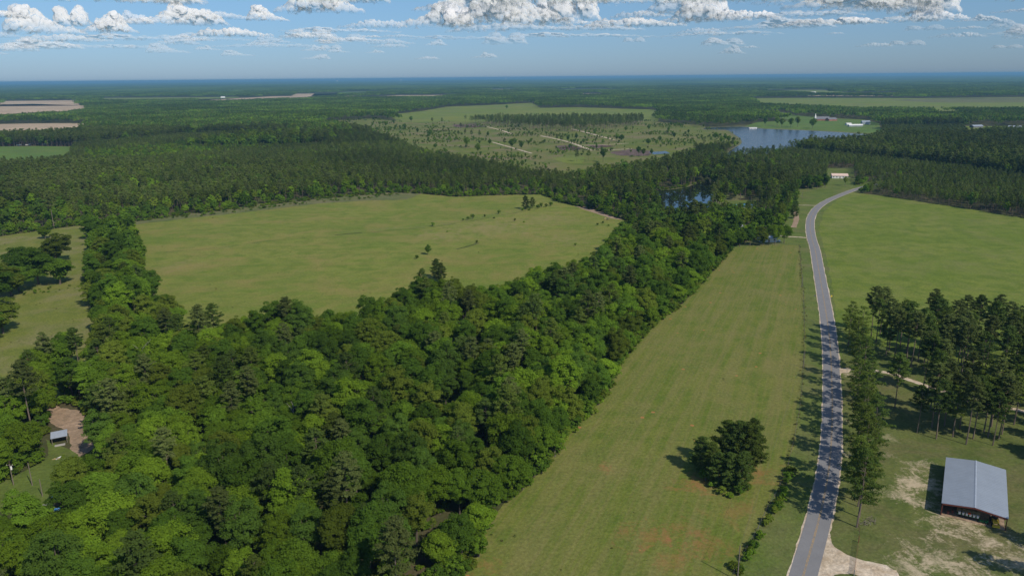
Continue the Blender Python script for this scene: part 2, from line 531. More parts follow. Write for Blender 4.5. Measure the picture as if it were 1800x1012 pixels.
m_verge = grass_mat('verge_grass', (0.105, 0.145, 0.028), (0.125, 0.152, 0.036), (0.085, 0.120, 0.024), dry=(0.17, 0.14, 0.07), dryamt=0.3)
m_yard = grass_mat('yard_grass', (0.098, 0.125, 0.030), (0.120, 0.135, 0.038), (0.078, 0.105, 0.024), dry=(0.16, 0.125, 0.065), dryamt=0.38,
                   soil=(0.50, 0.40, 0.27), soilpts=[(1612, 850, 12, 0.85), (1625, 885, 11, 0.9), (1620, 825, 9, 0.7), (1690, 925, 15, 0.85), (1650, 985, 16, 0.7), (1735, 950, 13, 0.7), (1590, 870, 11, 0.5), (1790, 985, 12, 0.6), (1600, 1000, 12, 0.6), (1700, 1010, 12, 0.5), (1560, 800, 5, 0.5),
                                                      (1560, 770, 6, 0.4), (1500, 660, 7, 0.7), (1520, 700, 7, 0.5), (1492, 740, 5, 0.6), (1490, 800, 4, 0.6)])
m_cut = grass_mat('clearcut_scrub', (0.128, 0.150, 0.026), (0.155, 0.155, 0.042), (0.095, 0.130, 0.020), big=0.006, mid=0.02, dry=(0.21, 0.155, 0.095), dryamt=0.5)
m_far = grass_mat('far_field_grass', (0.150, 0.188, 0.030), (0.172, 0.192, 0.036), (0.125, 0.170, 0.028), big=0.003, mid=0.01, dry=(0.17, 0.15, 0.08), dryamt=0.25)
m_green = grass_mat('lakeside_lawn', (0.100, 0.170, 0.030), (0.115, 0.170, 0.035), (0.085, 0.14, 0.03), big=0.006, mid=0.02, dryamt=0.15)
m_brown = grass_mat('ploughed_soil', (0.42, 0.31, 0.20), (0.50, 0.38, 0.25), (0.36, 0.27, 0.18), big=0.004, mid=0.02, dry=(0.40, 0.30, 0.2), dryamt=0.3)
m_bank = grass_mat('bank_grass', (0.13, 0.14, 0.05), (0.16, 0.15, 0.07), (0.10, 0.12, 0.04), dryamt=0.3)
m_sand = grass_mat('sandy_dirt', (0.54, 0.44, 0.32), (0.62, 0.52, 0.40), (0.44, 0.34, 0.23), big=0.05, mid=0.3, dry=(0.33, 0.25, 0.16), dryamt=0.25)
m_red = grass_mat('reddish_dirt', (0.33, 0.23, 0.15), (0.38, 0.27, 0.19), (0.25, 0.18, 0.12), big=0.05, mid=0.3, dry=(0.26, 0.20, 0.14), dryamt=0.3)
m_brush = grass_mat('brown_slash', (0.13, 0.085, 0.065), (0.16, 0.11, 0.09), (0.08, 0.06, 0.05), big=0.03, mid=0.12, dry=(0.2, 0.15, 0.12), dryamt=0.2)


def asphalt():
    t = NT('worn_asphalt')
    p = t.pos()
    n = t.noise(p, 0.25, 5, 0.65)
    g = t.noise(p, 6.0, 3, 0.7)
    c = t.mix(n, (0.165, 0.160, 0.160), (0.235, 0.228, 0.222))
    c = t.mix(0.6, c, t.ramp(g, [(0.3, 0.8), (0.7, 1.2)]), 'MULTIPLY')
    crk = t.n('ShaderNodeTexVoronoi', {'Vector': t.mapping(p, (0.25, 0.25, 0.25)), 'Scale': 1.0}, feature='DISTANCE_TO_EDGE').outputs['Distance']
    c = t.mix(t.math('MULTIPLY', t.math('LESS_THAN', crk, 0.006), 0.15), c, (0.05, 0.05, 0.05))
    return t.surf(c, 0.85, 0.3)


m_asphalt = asphalt()


def paint():
    t = NT('faded_yellow_paint')
    p = t.pos()
    n = t.noise(p, 1.2, 4, 0.7)
    c = t.mix(t.ramp(n, [(0.35, 0.0), (0.65, 1.0)]), (0.17, 0.145, 0.12), (0.50, 0.30, 0.07))
    return t.surf(c, 0.8, 0.3)


m_paint = paint()


def water(name, col, rough, bs):
    t = NT(name)
    p = t.pos()
    b = t.bump(t.noise(p, 0.6, 3, 0.6), bs, 0.05)
    return t.surf(col, rough, 0.5 if bs < 0.1 else 0.3, normal=b)


m_pond = water('pond_water', (0.010, 0.014, 0.010), 0.03, 0.02)
m_lake = water('lake_water', (0.035, 0.042, 0.046), 0.22, 0.5)

# ------------------------------------------------------------------ ground sheet, fields, road, water
rings = [0, 60, 120, 200, 320, 480, 700, 1000, 1500, 2200, 3200, 5000, 8000, 13000, 22000, 38000, 60000]
seg = 72
gv, gf = [(0, 0, 0)], []
for r in rings[1:]:
    for k in range(seg):
        gv.append((r * math.cos(2 * math.pi * k / seg), r * math.sin(2 * math.pi * k / seg), 0))
for k in range(seg):
    gf.append((0, 1 + k, 1 + (k + 1) % seg))
for i in range(len(rings) - 2):
    for k in range(seg):
        a = 1 + i * seg
        gf.append((a + k, a + seg + k, a + seg + (k + 1) % seg, a + (k + 1) % seg))
gm = bpy.data.meshes.new('ground')
gm.from_pydata(gv, [], gf)
gm.materials.append(m_forest_floor)
g = link('ground', gm)
g['kind'] = 'structure'

sheet('pasture', F_BIG, 0.06, m_big, 2.0)
sheet('left_pasture', F_LEFT, 0.06, m_left, 2.0)
sheet('barn_yard', YARD_BARN, 0.05, m_yard, 0.5)
sheet('right_pasture', F_RIGHT, 0.08, m_right, 1.0)
sheet('mown_field', F_STRIP, 0.07, m_strip, 1.6)
sheet('verge', VERGE, 0.06, m_verge, 0.0)
sheet('lawn', LAWN_MID, 0.05, m_verge, 1.0)
sheet('clearcut_ground', CUT, 0.08, m_cut, 6, step=12)
sheet('far_field', F_FAR, 0.15, m_far, 6, step=20)
sheet('lakeside_lawn', LAWN_LAKE, 0.15, m_green, 3, step=12)
sheet('east_field', F_EAST, 0.2, m_far, 4, step=30)
sheet('distant_field', F_EAST_FAR, 0.2, m_brown)
for pl in (BROWN_A, BROWN_A2, BROWN_B):
    sheet('ploughed_field', pl, 0.2, m_brown, 4, step=20)
sheet('green_field', GREEN_B, 0.15, m_green, 4, step=20)
for k, pl in enumerate(PALE):
    sheet('distant_field', pl, 0.2, m_far if k in (1, 6) else m_brown, 0)
sheet('dirt_yard', YARD_LEFT, 0.07, m_red, 2.4, step=2)
sheet('yard_lawn', LAWN_LEFT, 0.05, m_verge, 1.0)
sheet('glade', GLADE, 0.05, m_left, 1.0)
sheet('food_plot', BALD, 0.16, m_far, 2, step=5)
for pl in HOUSE_OPEN:
    sheet('house_lawn', pl, 0.07, m_verge, 1)

m_ditch = grass_mat('ditch_weeds', (0.055, 0.070, 0.020), (0.085, 0.080, 0.035), (0.040, 0.055, 0.015), big=0.05, mid=0.2)
strip('ditch', smooth(W([(290, 443), (380, 436), (470, 424), (540, 418)]), 8), 0.5, 0.10, m_ditch, amp=0.6)
strip('ditch', smooth(W([(588, 413), (610, 411.5), (636, 409)]), 8), 2.2, 0.10, m_ditch, amp=0.8)
strip('ditch', smooth(W([(640, 410), (700, 404), (760, 399), (830, 388), (880, 379), (925, 371)]), 8), 0.9, 0.10, m_ditch, amp=0.8)
strip('ditch', smooth(W([(802, 438), (820, 434), (842, 427)]), 6), 1.6, 0.10, m_ditch, amp=0.6)
sheet('dry_field', W([(1560, 176), (1700, 172.5), (2000, 170.6), (2000, 180), (1640, 180.5)]), 0.3, m_bank, 4, step=30)
# the band of rough weeds between the pasture and the pine forest
sheet('rough_margin', W([(222, 391), (330, 376), (460, 358), (560, 347), (640, 340), (700, 337), (745, 339), (715, 351), (640, 353), (560, 358), (460, 370), (330, 384), (230, 396)]), 0.12, m_bank, 1.5)

# pale sandy ground at the right side of the mown field
strip('verge', ROAD, 30, 0.045, m_verge)
strip('shoulder', ROAD, 6.9, 0.10, m_sand, amp=0.45)
strip('road', ROAD, 6.1, 0.15, m_asphalt)
nrm = np.array([np.array([-d[1], d[0]]) / (np.hypot(*d) + 1e-9) for d in np.gradient(ROAD, axis=0)])
strip('road_marking', ROAD + nrm * 0.14, 0.12, 0.156, m_paint)
strip('road_marking', ROAD - nrm * 0.14, 0.12, 0.156, m_paint)
sheet('driveway', W([(1448, 925), (1452, 915), (1458, 940), (1466, 962), (1490, 975), (1520, 985), (1560, 992), (1580, 1003), (1590, 1030), (1540, 1030), (1500, 1012), (1470, 1012), (1450, 1040), (1420, 1060), (1420, 1012), (1440, 945)]), 0.13, m_sand, 1.1, step=0.8)
# dirt tracks
TR = W([(1476, 652), (1510, 650), (1560, 655), (1600, 668), (1640, 682), (1700, 700), (1760, 714), (1830, 730), (1950, 755)])
strip('dirt_track', smooth(TR, 8), 2.6, 0.11, m_sand, amp=0.5)
sheet('gravel_apron', W([(1472, 645), (1480, 648), (1494, 645), (1494, 655), (1480, 656), (1473, 664)]), 0.14, m_sand, 0.3, step=1)
strip('dirt_track', smooth(W([(1370, 414), (1385, 416), (1405, 417), (1424, 419)]), 6), 2.4, 0.10, m_sand, amp=0.3)
strip('dirt_track', smooth(W([(1402, 361), (1418, 361), (1434, 361.5)]), 6), 1.8, 0.10, m_sand, amp=0.2)
strip('dirt_track', smooth(W([(1398, 372), (1400, 385), (1395, 400)]), 6), 4.0, 0.09, m_red, amp=0.8)
for ln, w in (([(855, 223), (880, 229), (900, 236)], 9), ([(865, 250), (900, 260), (935, 270)], 7), ([(950, 239), (975, 244), (1000, 250), (1025, 259), (1040, 265)], 10),
              ([(1005, 227), (1030, 233), (1060, 241), (1080, 246)], 10), ([(1040, 264), (1070, 264), (1110, 262)], 8), ([(1020, 256), (1060, 255), (1105, 252)], 7)):
    strip('dirt_track', smooth(W(ln), 6), w * 0.6, 0.22, m_sand, amp=1.2)
for pl in ([(975, 257), (1000, 255), (1022, 260), (1015, 265), (985, 264)], [(1030, 256), (1060, 254), (1075, 258), (1050, 261)], [(1070, 268), (1110, 262), (1150, 266), (1140, 274), (1090, 274)],
           [(795, 219), (835, 218), (860, 222), (830, 225), (800, 224)]):
    sheet('slash_ground', W(pl), 0.2, m_brush, 3, step=5)
sheet('bare_strip', W([(1010, 356), (1040, 367), (1080, 380), (1095, 387), (1075, 384), (1030, 370), (1005, 360)]), 0.12, m_red, 0.5)
sheet('pond_bank', W([(1140, 336), (1175, 331), (1205, 327), (1225, 319), (1262, 317), (1310, 322), (1310, 347), (1268, 366), (1245, 384, 9), (1200, 388, 9), (1150, 376, 9)]), 0.05, m_bank, 1.0)
sheet('pond', smooth(POND, 5, True), 0.14, m_pond)
sheet('lake_bank', W([(1225, 225), (1300, 221.5), (1345, 225.5), (1400, 227.5), (1460, 230.5), (1530, 235), (1575, 242), (1550, 258), (1480, 265), (1400, 271), (1300, 278), (1260, 284), (1284, 263), (1299, 253), (1297, 244.5), (1288, 238), (1280, 232), (1272, 229.8), (1235, 229)]), 0.2, m_bank, 2, step=8)
sheet('lake', smooth(LAKE, 5, True), 0.3, m_lake)
sheet('pond', W([(1140, 268), (1170, 266), (1178, 270), (1150, 272)]), 0.3, m_lake)

# ------------------------------------------------------------------ trees
m_bark = simple('bark', (0.13, 0.105, 0.085), 0.95, 0.1)
m_pinebark = simple('pine_bark', (0.17, 0.13, 0.105), 0.95, 0.1)
m_dead = simple('bleached_wood', (0.42, 0.37, 0.33), 0.9, 0.1)
LEAFS = [
    ('dark green', leaf_mat('leaf_dark_green', (0.066, 0.126, 0.016), (0.084, 0.150, 0.019), 0.35)),
    ('mid green', leaf_mat('leaf_mid_green', (0.094, 0.170, 0.017), (0.118, 0.196, 0.020), 0.35)),
    ('bright green', leaf_mat('leaf_bright_green', (0.128, 0.215, 0.018), (0.160, 0.245, 0.022), 0.38)),
    ('olive green', leaf_mat('leaf_olive_green', (0.112, 0.158, 0.020), (0.136, 0.178, 0.024), 0.35)),
    ('deep green', leaf_mat('leaf_deep_green', (0.072, 0.136, 0.020), (0.092, 0.158, 0.025), 0.35)),
]
PINES = [
    ('dark green', leaf_mat('needle_dark_green', (0.066, 0.104, 0.022), (0.082, 0.124, 0.027), 0.3)),
    ('grey green', leaf_mat('needle_grey_green', (0.096, 0.126, 0.034), (0.114, 0.142, 0.042), 0.3)),
    ('olive green', leaf_mat('needle_olive_green', (0.088, 0.126, 0.022), (0.106, 0.144, 0.027), 0.3)),
]
m_rust = leaf_mat('needle_rust_brown', (0.16, 0.075, 0.05), (0.12, 0.07, 0.045), 0.1)


def cards(cen, nor, size, aspect=1.0, r=rng, jit=0.6):
    n = len(cen)
    nor = nor + r.normal(0, jit, (n, 3))
    nor /= np.linalg.norm(nor, axis=1)[:, None] + 1e-9
    a = np.cross(nor, r.normal(0, 1, (n, 3)))
    a /= np.linalg.norm(a, axis=1)[:, None] + 1e-9
    b = np.cross(nor, a)
    s = (np.full(n, 1.0) * size)[:, None] * r.uniform(0.65, 1.3, (n, 1)) * 0.5
    a = a * s
    b = b * s * aspect
    fold = nor * s * 0.25
    return np.stack([cen - a + fold, cen - b - fold * 0.5, cen + a + fold, cen + b - fold * 0.5], axis=1) * 1.0


def sph(n, r):
    v = r.normal(0, 1, (n, 3))
    return v / np.linalg.norm(v, axis=1)[:, None]


def broadleaf(seed, H=18, R=5.2, base=4.0, clumps=64, leaves=150, size=0.38, sides=5):
    """returns (trunk MB, leaf quads)"""
    r = np.random.default_rng(seed)
    tb = MB()
    cen = np.array([r.normal(0, 0.3), r.normal(0, 0.3), base + (H - base) * 0.52])
    hz = (H - base) * 0.5
    lean = r.normal(0, 0.4, 2)
    top = np.array([lean[0], lean[1], H * 0.62])
    tb.tube([(0, 0, -0.2), (0, 0, 0.4), (lean[0] * .4, lean[1] * .4, H * 0.3), tuple(top), (lean[0] * 1.4, lean[1] * 1.4, H * 0.85)], [0.42, 0.32, 0.26, 0.16, 0.05], sides)
    out = []
    # main lobes make the crown uneven
    nl = 5 + seed % 4
    lob = sph(nl, r)
    lob[:, 2] = np.abs(lob[:, 2]) * 0.8 + r.uniform(-0.25, 0.2, nl)
    lamp = r.uniform(0.08, 0.28, nl)
    for i in range(clumps):
        d = sph(1, r)[0]
        if d[2] < -0.35:
            d[2] = -d[2] * r.uniform(0.2, 1)
            d /= np.linalg.norm(d)
        m = 0.80 + sum(lamp[k] * max(0, d @ lob[k]) ** 3 for k in range(nl)) + r.normal(0, 0.05)
        rad = m * r.uniform(0.72, 0.98)
        rr = R * (1.0 - 0.22 * max(0, d[2]) ** 2)
        c = cen + np.array([d[0] * rr, d[1] * rr, d[2] * hz]) * rad
        cr = R * r.uniform(0.17, 0.33)
        if i % 5 == 0:
            st = np.array([lean[0] * .7, lean[1] * .7, r.uniform(H * 0.28, H * 0.6)])
            tb.tube([st, (st + c) / 2 + np.array([0, 0, 0.4]), c], [0.13, 0.08, 0.03], 4, cap=False)
        n = int(leaves * (cr / (R * 0.25)) ** 2)
        q = sph(n, r)
        q[:, 2] = np.where(q[:, 2] < -0.2, -q[:, 2] * 0.7, q[:, 2])
        q[:, 2] *= 0.85
        rd = cr * r.uniform(0.60, 1.06, (n, 1)) * (1 + 0.18 * np.sin(q[:, :1] * 5 + i) * np.cos(q[:, 1:2] * 4 + 2 * i))
        pos = c + q * rd
        nr = q * 0.9 + d * 0.25 + np.array([0, 0, 0.35])
        out.append(cards(pos, nr, size, 0.9, r, 0.5))
    ni = int(clumps * leaves * 0.06)
    q = sph(ni, r)
    pos = cen + q * np.array([R * 0.62, R * 0.62, hz * 0.66]) * r.uniform(0.3, 1, (ni, 1))
    out.append(cards(pos, q + np.array([0, 0, .5]), size * 2.6, 1.0, r, 0.6))
    return tb, np.concatenate(out)


def pine(seed, H=22, R=3.4, bare=0.5, whorls=16, tufts=5, leaves=21, size=0.62, sides=5, top='round'):
    r = np.random.default_rng(seed)
    tb = MB()
    lx, ly = r.normal(0, 0.35, 2)

    def tr(t):
        return np.array([lx * t * t + 0.15 * math.sin(t * 5 + seed), ly * t * t + 0.12 * math.sin(t * 4), H * t])
    tb.tube([tr(t) - (np.array([0, 0, 0.2]) if t == 0 else 0) for t in (0, 0.15, 0.4, 0.65, 0.85, 0.985)], [0.27, 0.21, 0.17, 0.12, 0.07, 0.02], sides)
    out = []
    for i in range(whorls):
        t = bare + (1 - bare) * ((i + r.uniform(0, 0.9)) / whorls)
        u = (t - bare) / (1 - bare)
        prof = (0.55 + 0.45 * math.sin(min(1, u * 2.1) * math.pi / 2)) * (1 - u ** 2.4) + 0.18
        nb = r.integers(3, 6)
        a0 = r.uniform(0, 6.28)
        for k in range(nb):
            if r.uniform() < 0.24:
                continue
            a = a0 + k * 6.283 / nb + r.normal(0, 0.35)
            L = R * prof * r.uniform(0.55, 1.12)
            b0 = tr(t)
            end = b0 + np.array([math.cos(a) * L, math.sin(a) * L, L * (0.10 + 0.35 * u) + r.normal(0, 0.15)])
            if i % 2 == 0:
                tb.tube([b0, end], [0.055, 0.02], 3, cap=False)
            nt = max(2, int(tufts * L / R + 0.5))
            for j in range(nt):
                s = (0.42 + 0.58 * (j + r.uniform(0, 1)) / nt)
                c = b0 + (end - b0) * s + r.normal(0, 0.22, 3) * np.array([1, 1, 0.5])
                cr = r.uniform(0.50, 0.85) * (R / 3.4)
                q = sph(leaves, r)
                q[:, 2] = np.where(q[:, 2] < -0.3, -q[:, 2], q[:, 2])
                pos = c + q * np.array([cr, cr, cr * 0.55]) * r.uniform(0.35, 1.05, (leaves, 1))
                out.append(cards(pos, q * 0.8 + np.array([0, 0, 0.6]), size, 0.45, r, 0.55))
    return tb, np.concatenate(out)


def join_tree(name, tb, quads, bark, leaf):
    """trunk and leaves in one mesh: used only for the masses of trees that stand as forest"""
    v = np.array(tb.v)
    f4 = [f for f in tb.f if len(f) == 4]
    tq = v[np.array(f4)]
    allq = np.concatenate([tq, quads])
    mi = np.concatenate([np.zeros(len(tq), int), np.ones(len(quads), int)])
    return quads_mesh(name, allq, [bark, leaf], mi)


BL, PN = [], []       # near kinds: (colour word, trunk mesh, crown mesh, joined mesh, shape word)
specB = [(18, 5.2, 2.0, 'round crown'), (20, 5.8, 2.5, 'broad lumpy crown'), (17, 4.6, 1.5, 'oval crown'), (21, 5.0, 4.0, 'tall crown'), (16, 6.2, 2.0, 'wide spreading crown')]
for i in range(10):
    H, R, b, word = specB[i % 5]
    cw, lm = LEAFS[[1, 2, 0, 3, 1, 2, 4, 1, 0, 2][i]]
    tb, q = broadleaf(100 + i, H * (0.95 + 0.01 * i), R, b)
    BL.append(dict(col=cw, word=word, H=H, R=R, trunk=tb.mesh('trunk', m_bark), crown=quads_mesh('crown', q, [lm]), full=join_tree('broadleaf', tb, q, m_bark, lm)))
specP = [(22, 4.2, 0.50, 'rounded crown'), (24, 3.8, 0.56, 'narrow crown'), (20, 4.4, 0.42, 'full crown'), (23, 3.6, 0.58, 'thin crown'), (21, 4.3, 0.36, 'long crown')]
for i in range(7):
    H, R, b, word = specP[i % 5]
    cw, lm = PINES[[0, 1, 2, 1, 0, 2, 1][i]]
    tb, q = pine(200 + i, H, R, b, whorls=int(15 + 10 * (1 - b)))
    PN.append(dict(col=cw, word=word, H=H, R=R, trunk=tb.mesh('trunk', m_pinebark), crown=quads_mesh('crown', q, [lm]), full=join_tree('pine', tb, q, m_pinebark, lm)))

# broadleaf trees of the wood's edge, leafy down to the ground, and bushy open-grown pines
for i in range(4):
    H, R, b = [(15, 5.0, 0.3), (13, 4.6, 0.2), (17, 5.2, 0.5), (11, 4.4, 0.2)][i]
    cw, lm = LEAFS[[1, 3, 0, 2][i]]
    tb, q = broadleaf(150 + i, H, R, b, clumps=72)
    BL.append(dict(col=cw, word='crown leafy to the ground', H=H, R=R, trunk=tb.mesh('trunk', m_bark), crown=quads_mesh('crown', q, [lm]), full=join_tree('broadleaf', tb, q, m_bark, lm)))
for i in range(3):
    H, R, b = [(19, 5.4, 0.12), (17, 5.0, 0.06), (21, 5.6, 0.22)][i]
    cw, lm = PINES[[2, 0, 0][i]]
    tb, q = pine(250 + i, H, R, b, whorls=26, tufts=6, leaves=30)
    PN.append(dict(col=cw, word='deep bushy crown', H=H, R=R, trunk=tb.mesh('trunk', m_pinebark), crown=quads_mesh('crown', q, [lm]), full=join_tree('pine', tb, q, m_pinebark, lm)))
for i in range(3):
    H, R, b = [(22, 4.9, 0.26), (19, 4.4, 0.18), (24, 4.8, 0.34)][i]
    cw, lm = PINES[[2, 0, 0][i]]
    tb, q = pine(270 + i, H, R, b, whorls=15, tufts=4, leaves=24)
    PN.append(dict(col=cw, word='long open crown', H=H, R=R, trunk=tb.mesh('trunk', m_pinebark), crown=quads_mesh('crown', q, [lm]), full=join_tree('pine', tb, q, m_pinebark, lm)))
NB, NP = 10, 7


def proto_collection(name, meshes):
    c = bpy.data.collections.new(name)
    for k, me in enumerate(meshes):
        o = bpy.data.objects.new('%s_%02d' % (name, k), me)
        c.objects.link(o)
    return c


C_BL = proto_collection('near_broadleaf_kinds', [b['full'] for b in BL])
C_PN = proto_collection('near_pine_kinds', [b['full'] for b in PN])
mid = []
for i in range(8):
    H, R, b, word = specB[i % 5]
    cw, lm = LEAFS[[1, 2, 0, 3, 1, 2, 4, 0][i]]
    tb, q = broadleaf(300 + i, H, R, b, clumps=32, leaves=24, size=1.05, sides=4)
    mid.append(join_tree('broadleaf_mid', tb, q, m_bark, lm))
for i in range(4):
    tb, q = broadleaf(340 + i, [15, 12, 16, 10][i], 5.0, 0.2, clumps=34, leaves=24, size=1.0, sides=4)
    mid.append(join_tree('broadleaf_mid_edge', tb, q, m_bark, LEAFS[[1, 2, 0, 1][i]][1]))
C_BLM = proto_collection('mid_broadleaf_kinds', mid)
mid = []
for i in range(6):
    H, R, b, word = specP[i % 5]
    cw, lm = PINES[[0, 1, 2, 1, 2, 2][i]]
    tb, q = pine(400 + i, H, R, b, whorls=10, tufts=2, leaves=13, size=1.15, sides=4)
    mid.append(join_tree('pine_mid', tb, q, m_pinebark, lm))
C_PNM = proto_collection('mid_pine_kinds', mid)
tb, q = pine(450, 20, 3.4, 0.45, whorls=10, tufts=2, leaves=13, size=1.1, sides=4)
bm_, bq_ = [], []
BUSH = []
for i in range(6):
    H, R = [(2.6, 1.9), (3.4, 2.2), (1.8, 1.6), (4.2, 2.4), (2.2, 2.3), (5.0, 2.6)][i]
    tb, q = broadleaf(600 + i, H, R, 0.0, clumps=16, leaves=40, size=0.42, sides=4)
    BUSH.append(dict(trunk=tb.mesh('stem', m_bark), crown=quads_mesh('foliage', q, [LEAFS[[1, 3, 2, 0, 3, 1][i]][1]]), full=join_tree('bush', tb, q, m_bark, LEAFS[[1, 3, 2, 0, 3, 1][i]][1])))
C_BUSH = proto_collection('bush_kinds', [b['full'] for b in BUSH])
m_weed = leaf_mat('weed_leaf', (0.10, 0.13, 0.03), (0.14, 0.14, 0.05))
C_TUFT = proto_collection('weed_kinds', [quads_mesh('weed', broadleaf(700 + i, 2.0, 1.8, 0.0, clumps=12, leaves=12, size=0.7)[1], [m_weed]) for i in range(6)])
C_RUST = proto_collection('rust_pine_kinds', [join_tree('pine_rust', tb, q, m_pinebark, m_rust)])


def gn_scatter(name, pts, rotz, scl, idx, coll, kind='stuff', zrot_only=True):
    """one object that carries a mass of trees as geometry-node instances"""
    n = len(pts)
    me = bpy.data.meshes.new(name)
    me.vertices.add(n)
    me.vertices.foreach_set('co', np.column_stack([pts[:, 0], pts[:, 1], np.full(n, 0.0) if pts.shape[1] == 2 else pts[:, 2]]).astype(np.float32).reshape(-1))
    for nm, tp, dat in (('rot', 'FLOAT_VECTOR', np.column_stack([np.zeros(n), np.zeros(n), rotz])), ('scl', 'FLOAT_VECTOR', scl), ('idx', 'INT', idx)):
        at = me.attributes.new(nm, tp, 'POINT')
        if tp == 'INT':
            at.data.foreach_set('value', dat.astype(np.int32))
        else:
            at.data.foreach_set('vector', dat.astype(np.float32).reshape(-1))
    o = link(name, me)
    o['kind'] = kind
    ng = bpy.data.node_groups.new('scatter_' + name, 'GeometryNodeTree')
    ng.interface.new_socket('Geometry', in_out='INPUT', socket_type='NodeSocketGeometry')
    ng.interface.new_socket('Geometry', in_out='OUTPUT', socket_type='NodeSocketGeometry')
    N = ng.nodes
    gi, go = N.new('NodeGroupInput'), N.new('NodeGroupOutput')
    iop = N.new('GeometryNodeInstanceOnPoints')
    ci = N.new('GeometryNodeCollectionInfo')
    ci.inputs['Collection'].default_value = coll
    ci.inputs['Separate Children'].default_value = True
    ci.inputs['Reset Children'].default_value = True

    def att(nm, tp):
        a = N.new('GeometryNodeInputNamedAttribute')
        a.data_type = tp
        a.inputs[0].default_value = nm
        return a.outputs[0]
    e2r = N.new('FunctionNodeEulerToRotation')
    L = ng.links
    L.new(att('rot', 'FLOAT_VECTOR'), e2r.inputs[0])
    L.new(gi.outputs[0], iop.inputs['Points'])
    L.new(ci.outputs[0], iop.inputs['Instance'])
    iop.inputs['Pick Instance'].default_value = True
    L.new(att('idx', 'INT'), iop.inputs['Instance Index'])
    L.new(e2r.outputs[0], iop.inputs['Rotation'])
    L.new(att('scl', 'FLOAT_VECTOR'), iop.inputs['Scale'])
    L.new(iop.outputs[0], go.inputs[0])
    md = o.modifiers.new('scatter', 'NODES')
    md.node_group = ng
    return o


# candidate places of single trees, out to 1700 m
def fbm2(p, s, seed):
    return np.array([mnoise.fractal(Vector((x * s, y * s, seed)), 0.8, 2.0, 2) for x, y in p])


def grid_points(s, ymin, ymax, amax, jit=0.42):
    xs = np.arange(-ymax * math.tan(amax) - s, ymax * math.tan(amax) + s, s)
    ys = np.arange(ymin, ymax, s)
    X, Y = np.meshgrid(xs, ys)
    X = X + (np.arange(len(ys)) % 2)[:, None] * s * 0.5
    p = np.column_stack([X.ravel(), Y.ravel()])
    p += rng.uniform(-jit * s, jit * s, p.shape)
    k = (np.abs(p[:, 0]) < (p[:, 1] + 90) * math.tan(amax))
    return p[k]


cand = grid_points(4.9, 90, 1700, R_(40))
keep = np.ones(len(cand), bool)
for k, pl in enumerate(OPEN):
    ins = inside(cand, pl)
    dist = edge_dist(cand, pl)
    mar = 0.3 if k not in (5, 6, 7, 9, 10) else 1.0
    keep &= ~(ins | (dist < mar))
keep &= edge_dist(cand, ROAD, False) > 8
cand = cand[keep]
px = Q(cand)
X, Y = px[:, 0], px[:, 1]
n1 = fbm2(cand, 0.013, 3.0)
n2 = fbm2(cand, 0.035, 9.0)
dF = edge_dist(cand, F_BIG)
pf = np.full(len(cand), 0.45)                        # share of pines
near_wood = (Y > 395) & (X < 1480) | ((cand[:, 1] < 330) & (X < 1300))
pf[near_wood] = 0.07 + 0.40 * (n1[near_wood] > 0.32)
midpine = (X < 1000) & (Y < 412) & (Y > 215)
pf[midpine] = np.where(n1[midpine] > 0.24, 0.2, 0.90)
edge = midpine & (dF < 26)
pf[edge] = np.where(n2[edge] > 0.25, 0.6, 0.12)
east = (X > 1370) & (Y < 400)
pf[east] = 0.92
ctr = (X >= 960) & (X <= 1370) & (Y < 400)
pf[ctr] = np.where(n1[ctr] > 0.05, 0.75, 0.3)
hedge = (X < 340) & (Y > 375) & (Y < 620)
pf[hedge] = 0.04
river = (X > 150) & (X < 620) & (Y > 225) & (Y < 285) & (np.abs(Y - (282 - (X - 150) * 0.09) + 10 * n2) < 13)
pf[river] = 0.05
isp = rng.uniform(size=len(cand)) < pf
# broadleaf crowns are wider, so fewer of them
thin = rng.uniform(size=len(cand)) + np.where(Y < 400, 0.16 * (n2 > 0.2), 0.0)
keepd = isp & (thin < np.where(midpine | east, 0.95, 0.62)) | (~isp & (thin < np.where(cand[:, 1] > 700, 0.5, 0.85)))
cand, isp, X, Y, n1, n2, east, midpine = [a[keepd] for a in (cand, isp, X, Y, n1, n2, east, midpine)]
# relax: drop broadleaf trees that stand too close to one another
def thin_close(p, dmin):
    cell = {}
    k = np.ones(len(p), bool)
    for i, (x, y) in enumerate(p):
        cx, cy = int(x // dmin), int(y // dmin)
        ok = True
        for a in (-1, 0, 1):
            for b in (-1, 0, 1):
                for j in cell.get((cx + a, cy + b), ()):
                    if (p[j, 0] - x) ** 2 + (p[j, 1] - y) ** 2 < dmin * dmin:
                        ok = False
                        break
                if not ok:
                    break
            if not ok:
                break
        if ok:
            cell.setdefault((cx, cy), []).append(i)
        k[i] = ok
    return k


ib = np.where(~isp)[0]
kb = thin_close(cand[ib], 5.3)
sel = isp.copy()
sel[ib[kb]] = True
cand, isp, X, Y, n1, n2, east, midpine = [a[sel] for a in (cand, isp, X, Y, n1, n2, east, midpine)]
N_ = len(cand)
scale = np.where(isp, rng.normal(0.93, 0.10, N_), rng.normal(0.86, 0.13, N_)) * (1 + 0.10 * n2)
stand = np.array([mnoise.cell(Vector((x * 0.0042 + 0.35 * math.sin(y * 0.006), y * 0.0030, 8.0))) for x, y in cand])
scale = np.where(Y < 400, scale * (0.80 + 0.36 * stand), scale)
scale = np.where(isp & east, scale * 0.92, scale)
hedge = (X < 340) & (Y > 375) & (Y < 620)
scale = np.where(hedge, scale * rng.uniform(0.6, 1.2, N_), scale)
scale = np.where(hedge & (rng.uniform(size=N_) < 0.15), 0.5, scale)
scale = np.clip(scale, 0.5, 1.25)

